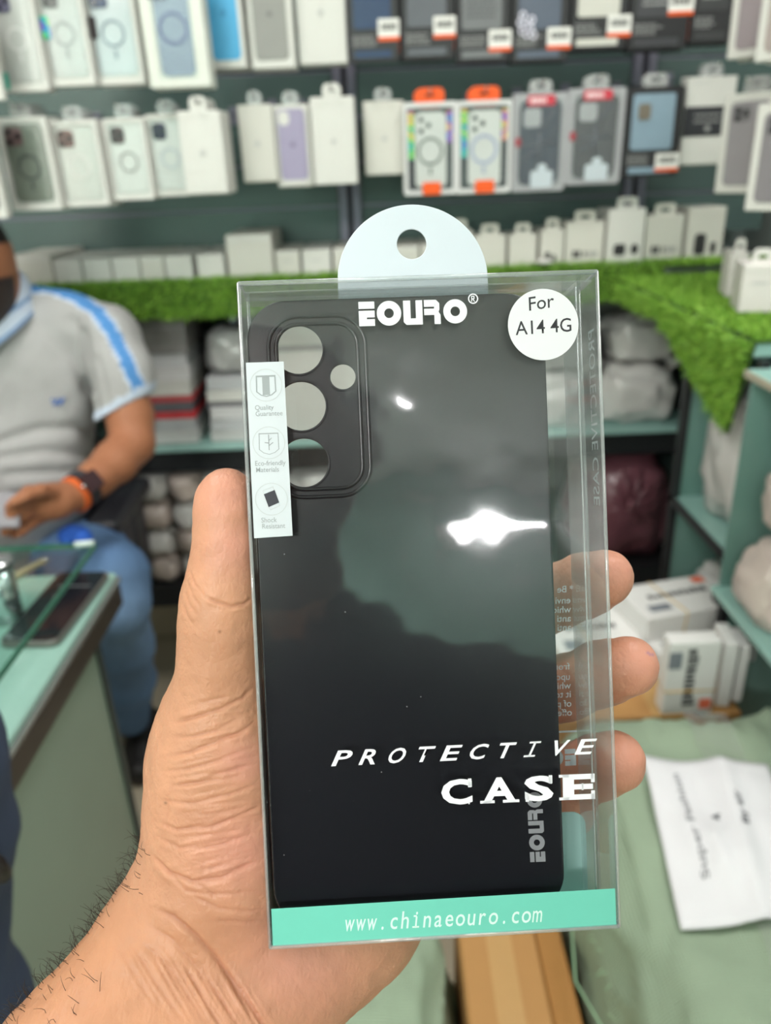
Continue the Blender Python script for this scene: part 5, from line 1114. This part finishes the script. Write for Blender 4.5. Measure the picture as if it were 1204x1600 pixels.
# lower compartment
for i, x in enumerate((-.62, -.53, -.44, -.345)):
    for k in range(4): bag('wrapped_pack', 'plastic wrapped pale pack in the low compartment, column %s from the chair, %s layer' % (['one', 'two', 'three', 'four'][i], ['bottom', 'second', 'third', 'top'][k]), 'wrapped pack', (x, 1.96, .426 + k * .08), (.088, .18, .082), 60 + i * 5 + k, poly if (i + k) % 2 else pinkish, group='wrapped packs in the low compartment', res=3)
mb = bag('maroon_bag', 'dark maroon plastic bag tied in folds under the glass shelf', 'bag', (.65, 1.985, .4255), (.29, .24, .33), 91, mat('maroon_film', srgb(118, 74, 84), .28, var=.25, vscale=10, spec=.6), freq=7, rough=.6, pw=.88)
# fine folds gathering at the knot
kn = np.array([.0, -.125, .19])
for i in range(11):
    a = math.radians(200 + i * 33); e = kn + np.array([math.cos(a) * .09, .03, math.sin(a) * .10]); tube('fold', [kn, (kn + e) / 2 + np.array([0, -.012, 0]), e], [.004, .007, .003], MATS['maroon_film'], mb, 6)
tube('knot', [kn + np.array([0, .0, -.012]), kn + np.array([0, -.012, .0]), kn + np.array([0, 0, .014])], [.008, .014, .008], MATS['maroon_film'], mb, 8)
bag('plastic_bag', 'white plastic bag in the low compartment behind the phone cover', 'plastic bag', (.22, 2.0, .4255), (.26, .2, .28), 95, poly)
# ------------------------------------------------------------------ glass side rack
RX0, RX1, RY0, RY1 = .555, 1.03, 1.10, 1.376
rack = thing('side_rack', 'glass side rack with teal panels and dark edges under the pointed grass corner', 'rack', (0, 0, 0))
box('top_board', (RX0, RX1, 1.125, 1.79, RS - .02, RS), glass_sh, rack, bev=.002); 
for y in (1.10, RY1 - .014): box('post', (RX0, RX0 + .014, y, y + .014, 0, RS - .02), dark, rack)
for y in (1.107, 1.370): box('teal_panel', (RX0 + .014, RX1, y - .003, y + .003, .02, RS - .03), teal, rack)
box('back_panel', (RX1 - .012, RX1, 1.10, RY1, .02, RS - .03), teal, rack)
for z in (.84, .50): box('glass_shelf', (RX0 + .005, RX1 - .012, 1.125, RY1, z, z + .01), glass_sh, rack, bev=.002)
for z in (.84, .50): box('shelf_edge', (RX0, RX0 + .005, 1.125, RY1, z - .004, z + .012), dark, rack)
near = thing('near_rack', 'mint glass wall rack with open shelves at the picture edge', 'rack', (0, 0, 0)); NX = .53
box('top_glass', (NX, RX1, .30, 1.09, 1.158, 1.168), glass_sh, near, bev=.002); box('top_edge', (NX - .003, NX, .30, 1.09, 1.157, 1.167), M(176, 170, 150, .4), near); box('low_glass', (NX - .004, RX1, .30, 1.09, .800, .812), glass_sh, near, bev=.002)
box('end_panel', (NX + .008, RX1, 1.082, 1.088, .812, 1.157), teal, near); box('wall_panel', (RX1 - .012, RX1, .30, 1.068, .76, 1.158), teal, near); box('bracket', (NX, RX1, 1.07, 1.09, .785, .800), dark, near); box('bracket', (NX, RX1, .45, .465, .785, .800), dark, near)
RBG = [((.668, 1.245, .8515), (.18, .20, .29), poly, 'big white poly bag filling the rack bay under the grass tip'), ((.668, 1.245, .5115), (.17, .20, .25), poly, 'white poly bag in the low bay of the rack'), 
       ((.605, .985, .8135), (.15, .15, .13), pinkish, 'rosy crumpled bag at the bottom of the near mint rack'), ((.62, .975, .945), (.15, .15, .115), pinkish, 'rosy crumpled bag in the middle of the near mint rack'), ((.63, .99, 1.062), (.14, .14, .075), poly, 'white crumpled bag right under the top glass of the near mint rack')]
for i, (c, d, m_, lb) in enumerate(RBG): bag('plastic_bag', lb, 'plastic bag', c, d, 120 + i, m_, freq=12)
wb = [(1138, 1166, 352, 424, 1.46, 'slim pale box with grey label standing on the side grass'), (1158, 1212, 378, 455, 1.30, 'pale box with two dark letters standing on the side grass at the picture edge')]
for (a, b, y0, y1, Y, lb) in wb:
    t = shelf_box(lb, a, b, y0, y1, Y, .08, 5, True, M(218, 214, 210, .45), rz=-.25, z=RS + .014)
# ------------------------------------------------------------------ stack of white boxes with rubber bands
crt = thing('storage_carton', 'brown carton under the rubber-banded white boxes', 'carton', (.43, 1.10, 0)); kraft = M(178, 132, 78, .7, name='kraft', var=.08, vscale=12)
CTZ = .655
box('body', (-.20, .115, -.14, .18, 0, CTZ), kraft, crt, bev=.003); box('tape', (-.025, .025, -.1405, .1805, .01, CTZ + .0006), M(196, 156, 100, .3), crt)
rb = M(214, 178, 96, .5, name='rubber_band')
def wbox(label, px, py, z, w, d, h, rz, lines_seed, orange_at=None, chip=True):
    P = atZ(px, py, z + h); t = thing('white_box', label, 'box', (P[0], P[1], z), rz, group='rubber-banded white boxes')
    box('carton', (-w / 2, w / 2, -d / 2, d / 2, 0, h), M(230, 230, 228, .4), t, bev=.0015)
    rg = np.random.default_rng(lines_seed); P_ = []; x = -w * .30
    while x < w * .30: k = rg.uniform(.006, .012); P_.append(R_(x, -.006, x + k * .75, rg.uniform(.004, .011))); x += k
    link('title_print', xf(poly_mesh(P_), lambda a: a + [0, d * .06, h + .0005]), M(70, 72, 76, .5), t)
    if chip: link('grey_picture', xf(poly_mesh([R_(-w * .40, -d * .34, -w * .18, -d * .16)]), lambda a: a + [0, 0, h + .0005]), M(128, 134, 142, .4), t)
    if orange_at: link('orange_mark', xf(poly_mesh([R_(-.012, -.010, .012, .010)]), lambda a: a + [orange_at[0] * w, orange_at[1] * d, h + .0006]), M(240, 120, 90, .5), t)
    tube('band', [(-w * .12, -d / 2 - .001, -.001), (-w * .10, -d / 2 - .001, h + .001), (-w * .14, d / 2 + .001, h + .001), (-w * .12, d / 2 + .001, -.001)], .0011, rb, t, 5, True)
    return t
wbox('lower white box with rubber band in the pile behind the fingers', 1080, 985, CTZ + .001, .185, .11, .046, .24, 3)
wbox('upper white box with orange mark and rubber band behind the fingertips', 1060, 930, CTZ + .048, .185, .11, .045, .22, 4, (.34, .36))
wbox('wide white box lying behind the clear box, next to the rubber-banded pair', 925, 985, CTZ + .001, .15, .16, .05, .06, 9)
def standing(label, px0, px1, Y, h, d, rz, titled):
    P = atY((px0 + px1) / 2, 1090, Y); w = atY(px1, 1090, Y)[0] - atY(px0, 1090, Y)[0]
    t = thing('white_box', label, 'box', (P[0], P[1], CTZ + .001), rz, group='rubber-banded white boxes'); box('carton', (-w / 2, w / 2, 0, d, 0, h), M(230, 230, 228, .4), t, bev=.0015)
    if titled:
        rg = np.random.default_rng(8); P_ = []; z = h * .12
        while z < h * .86: k = rg.uniform(.007, .013); P_.append(R_(-.010, z, rg.uniform(.002, .010), z + k * .72)); z += k
        link('title_print', upright(poly_mesh(P_), (0, -.0006, 0)), M(64, 66, 70, .5), t); rrp('orange_mark', .018, .018, .002, w * .34, h * .14, -.0006, .0006, M(240, 120, 90, .5), t); rrp('grey_picture', .02, .03, .002, -w * .36, h * .76, -.0006, .0006, M(128, 134, 142, .4), t)
        tube('band', [(-w / 2 - .001, -.001, h * .33), (w / 2 + .001, -.001, h * .33), (w / 2 + .001, d + .001, h * .33), (-w / 2 - .001, d + .001, h * .33)], .001, rb, t, 5, True)
standing('white box standing on end with vertical title and orange mark behind the green sack', 1036, 1114, .962, .132, .030, .0, True)
standing('slim white box standing edge-on between the titled box and the rack', 1120, 1140, .975, .118, .06, -.12, False)
standing('slightly darker slim box edge standing next to the rack post', 1143, 1158, .985, .105, .055, -.15, False)
# ------------------------------------------------------------------ woven sacks, carton, paper
def sack(name, label, c, dims, seed, rz=0.0):
    n = 56; bm = bmesh.new(); bmesh.ops.create_grid(bm, x_segments=n, y_segments=n, size=1.0); V = np.array([v.co[:] for v in bm.verts]); Fg = np.array([[v.index for v in f.verts] for f in bm.faces]); bm.free()
    parts_V, parts_F = [], []; k = 0
    for ax_ in range(3):
        for s in (-1, 1):
            P = np.zeros((len(V), 3)); P[:, (ax_ + 1) % 3] = V[:, 0]; P[:, (ax_ + 2) % 3] = V[:, 1] * s; P[:, ax_] = s; parts_V.append(P); parts_F.append(Fg + k); k += len(V)
    P = np.concatenate(parts_V); Fg = np.concatenate(parts_F); L = (np.abs(P) ** 7).sum(1) ** (1 / 7); P = P / L[:, None]; U_ = P.copy()
    P = P * np.array(dims) / 2; N_ = U_ / np.linalg.norm(U_, axis=1)[:, None]
    P = P + N_ * (fbm(P, 6, seed, 4) * .016 + (1 - np.abs(fbm(P * [1, .45, 1], 13, seed + 3, 3))) ** 4 * .012)[:, None]
    P[:, 2] += dims[2] / 2 - P[:, 2].min() - dims[2] / 2; cz, sz = math.cos(rz), math.sin(rz)
    P = np.c_[P[:, 0] * cz - P[:, 1] * sz, P[:, 0] * sz + P[:, 1] * cz, P[:, 2]]
    t = thing(name, label, 'sack', tuple(c)); o = np_mesh('woven_cloth', P, Fg, None, t)
    m = mat('green_weave', srgb(152, 171, 147), .8, var=.14, vscale=9, bump=.0); nt = m.node_tree
    if 'weave' not in m:
        m['weave'] = 1; b = nt.nodes['Principled BSDF']; tc = nt.nodes.new('ShaderNodeTexCoord'); bp = nt.nodes.new('ShaderNodeBump'); bp.inputs['Strength'].default_value = .5; bp.inputs['Distance'].default_value = .0015; w1 = nt.nodes.new('ShaderNodeTexWave'); w2_ = nt.nodes.new('ShaderNodeTexWave'); w2_.bands_direction = 'Y'
        for w_ in (w1, w2_): w_.inputs['Scale'].default_value = 100; w_.inputs['Distortion'].default_value = 1.5; nt.links.new(tc.outputs['Object'], w_.inputs['Vector'])
        ad = nt.nodes.new('ShaderNodeMath'); nt.links.new(w1.outputs[0], ad.inputs[0]); nt.links.new(w2_.outputs[0], ad.inputs[1]); nt.links.new(ad.outputs[0], bp.inputs['Height']); nt.links.new(bp.outputs[0], b.inputs['Normal'])
    o.data.materials.append(m); return t, P + np.array(c)
s1, S1 = sack('woven_sack', 'large pale green woven sack with a paper sheet taped on top', (.487, .56, 0), (.54, .70, .725), 5, .04)
s2, S2 = sack('woven_sack', 'smaller pale green woven sack below the heel of the hand', (-.06, .50, 0), (.24, .40, .585), 9, .0)
def topz(S, x, y, r=.02): m = (np.abs(S[:, 0] - x) < r) & (np.abs(S[:, 1] - y) < r); return S[m, 2].max() if m.any() else .7
# frayed threads on the sack's edge
rg = np.random.default_rng(5); mth = M(150, 186, 150, .7, name='loose_thread')
for i in range(16):
    y = .42 + .012 * i + rg.uniform(-.004, .004); z0 = .69 + rg.uniform(-.02, .02); p = np.array([.205, y, z0]); d = np.array([-.4 + rg.uniform(-.4, .2), rg.uniform(-.6, .6), .3]); L = rg.uniform(.006, .016)
    tube('loose_thread', [p - np.array(s1.location), p + d * L * .5 - np.array(s1.location), p + d * L + np.array([0, 0, -.006]) - np.array(s1.location)], [.0007, .0006, .0003], mth, s1, 4)
tube('loose_string', [np.array(q) - np.array(s1.location) for q in ((.195, .62, .66), (.185, .55, .64), (.20, .48, .655), (.205, .42, .66))], .0013, mth, s1, 6)
# clear packing tape along the sack
tape_m = clear_mat('packing_tape', (.95, .96, .94), 1.5, .12, haze=.10, gain=1.4)
def drape(name, x0y0, x1y1, w, off, m, parent, n=40, nw=3, wob=.0):
    a = np.array(x0y0); b = np.array(x1y1); d = (b - a) / np.linalg.norm(b - a); p = np.array([-d[1], d[0]]); V = []
    for i in range(n + 1):
        for j in range(nw + 1): q = a + (b - a) * i / n + p * w * (j / nw - .5); V.append((*q, topz(S1, q[0], q[1], .016) + off + wob * math.sin(i * 1.7 + j))); 
    V = np.array(V) - np.array(parent.location); return from_lists(name, V, [(i * (nw + 1) + j, i * (nw + 1) + j + 1, (i + 1) * (nw + 1) + j + 1, (i + 1) * (nw + 1) + j) for i in range(n) for j in range(nw)], m, parent, True)
drape('packing_tape', (.43, .87), (.345, .30), .05, .0035, tape_m, s1, wob=.0008)
# sheet of paper
pa = [atZ(*q, .735)[:2] for q in ((1000, 1203), (1193, 1224), (1262, 1462), (1062, 1462))]; n = 22; V = []; UV = []
for i in range(n + 1):
    for j in range(n + 1):
        u, v = i / n, j / n; q = pa[0] * (1 - u) * (1 - v) + pa[1] * u * (1 - v) + pa[2] * u * v + pa[3] * (1 - u) * v
        z = topz(S1, q[0], q[1], .02); V.append([q[0], q[1], z]); UV.append((u, v))
V = np.array(V); Zg = V[:, 2].reshape(n + 1, n + 1)
for _ in range(6): Zp = np.pad(Zg, 1, mode='edge'); Zg = np.maximum(Zg, (Zp[:-2, 1:-1] + Zp[2:, 1:-1] + Zp[1:-1, :-2] + Zp[1:-1, 2:]) / 4)
uu = np.array(UV); V[:, 2] = Zg.ravel() + .004 + .006 * np.exp(-((uu[:, 0] - .62) / .08) ** 2) + .003 * np.exp(-((uu[:, 0] - .3 - .2 * uu[:, 1]) / .05) ** 2) * (uu[:, 1] > .5)
paper = thing('paper_sheet', 'white paper sheet with faint sideways writing lying on the sack', 'paper'); 
from_lists('sheet', V, [(i * (n + 1) + j, i * (n + 1) + j + 1, (i + 1) * (n + 1) + j + 1, (i + 1) * (n + 1) + j) for i in range(n) for j in range(n)], M(226, 226, 230, .6, name='paper', var=.02), paper, True).modifiers.new('t', 'SOLIDIFY').thickness = .0006
def on_paper(u, v):
    i = min(int(u * n), n - 1); j = min(int(v * n), n - 1); a, b = u * n - i, v * n - j; g = lambda I, J: V[I * (n + 1) + J]
    return g(i, j) * (1 - a) * (1 - b) + g(i + 1, j) * a * (1 - b) + g(i, j + 1) * (1 - a) * b + g(i + 1, j + 1) * a * b
def write(s, u0, v0, u1, v1, hgt, m):             # baseline from (u0,v0) to (u1,v1) on the sheet
    me = text_mesh(s, 1.0, 0, .012); cnt = len(me.vertices); a = np.empty(cnt * 3, np.float32); me.vertices.foreach_get('co', a); a = a.reshape(-1, 3); wd = a[:, 0].max(); d = np.array([u1 - u0, v1 - v0]); p = np.array([d[1], -d[0]]); p = p / np.linalg.norm(p)
    out = np.array([on_paper(*np.clip(np.array([u0, v0]) + d * q[0] / wd + p * hgt * q[1], 0, .999)) + [0, 0, .0012] for q in a]); xf(me, lambda _: out); link('handwriting', me, m, paper)
pen = M(150, 152, 156, .6, name='faint_ink'); pen2 = M(112, 114, 120, .6, name='grey_pen')
write('Super Fashion', .30, .78, .26, .12, .085, pen); write('4', .50, .46, .49, .41, .10, pen2); write('By air', .70, .50, .68, .28, .085, pen2)
# brown carton between the sacks
bc = thing('brown_carton', 'brown cardboard carton standing between the two green sacks', 'carton', (.130, .50, 0)); box('body', (-.062, .030, -.2, .2, 0, .60), kraft, bc, bev=.003); box('side_flap', (.031, .062, -.2, .2, 0, .596), M(164, 116, 58, .7, name='kraft_dark', var=.08), bc, bev=.002); box('tape', (-.03, .0, -.2005, .2005, .02, .6006), M(190, 150, 98, .35), bc)
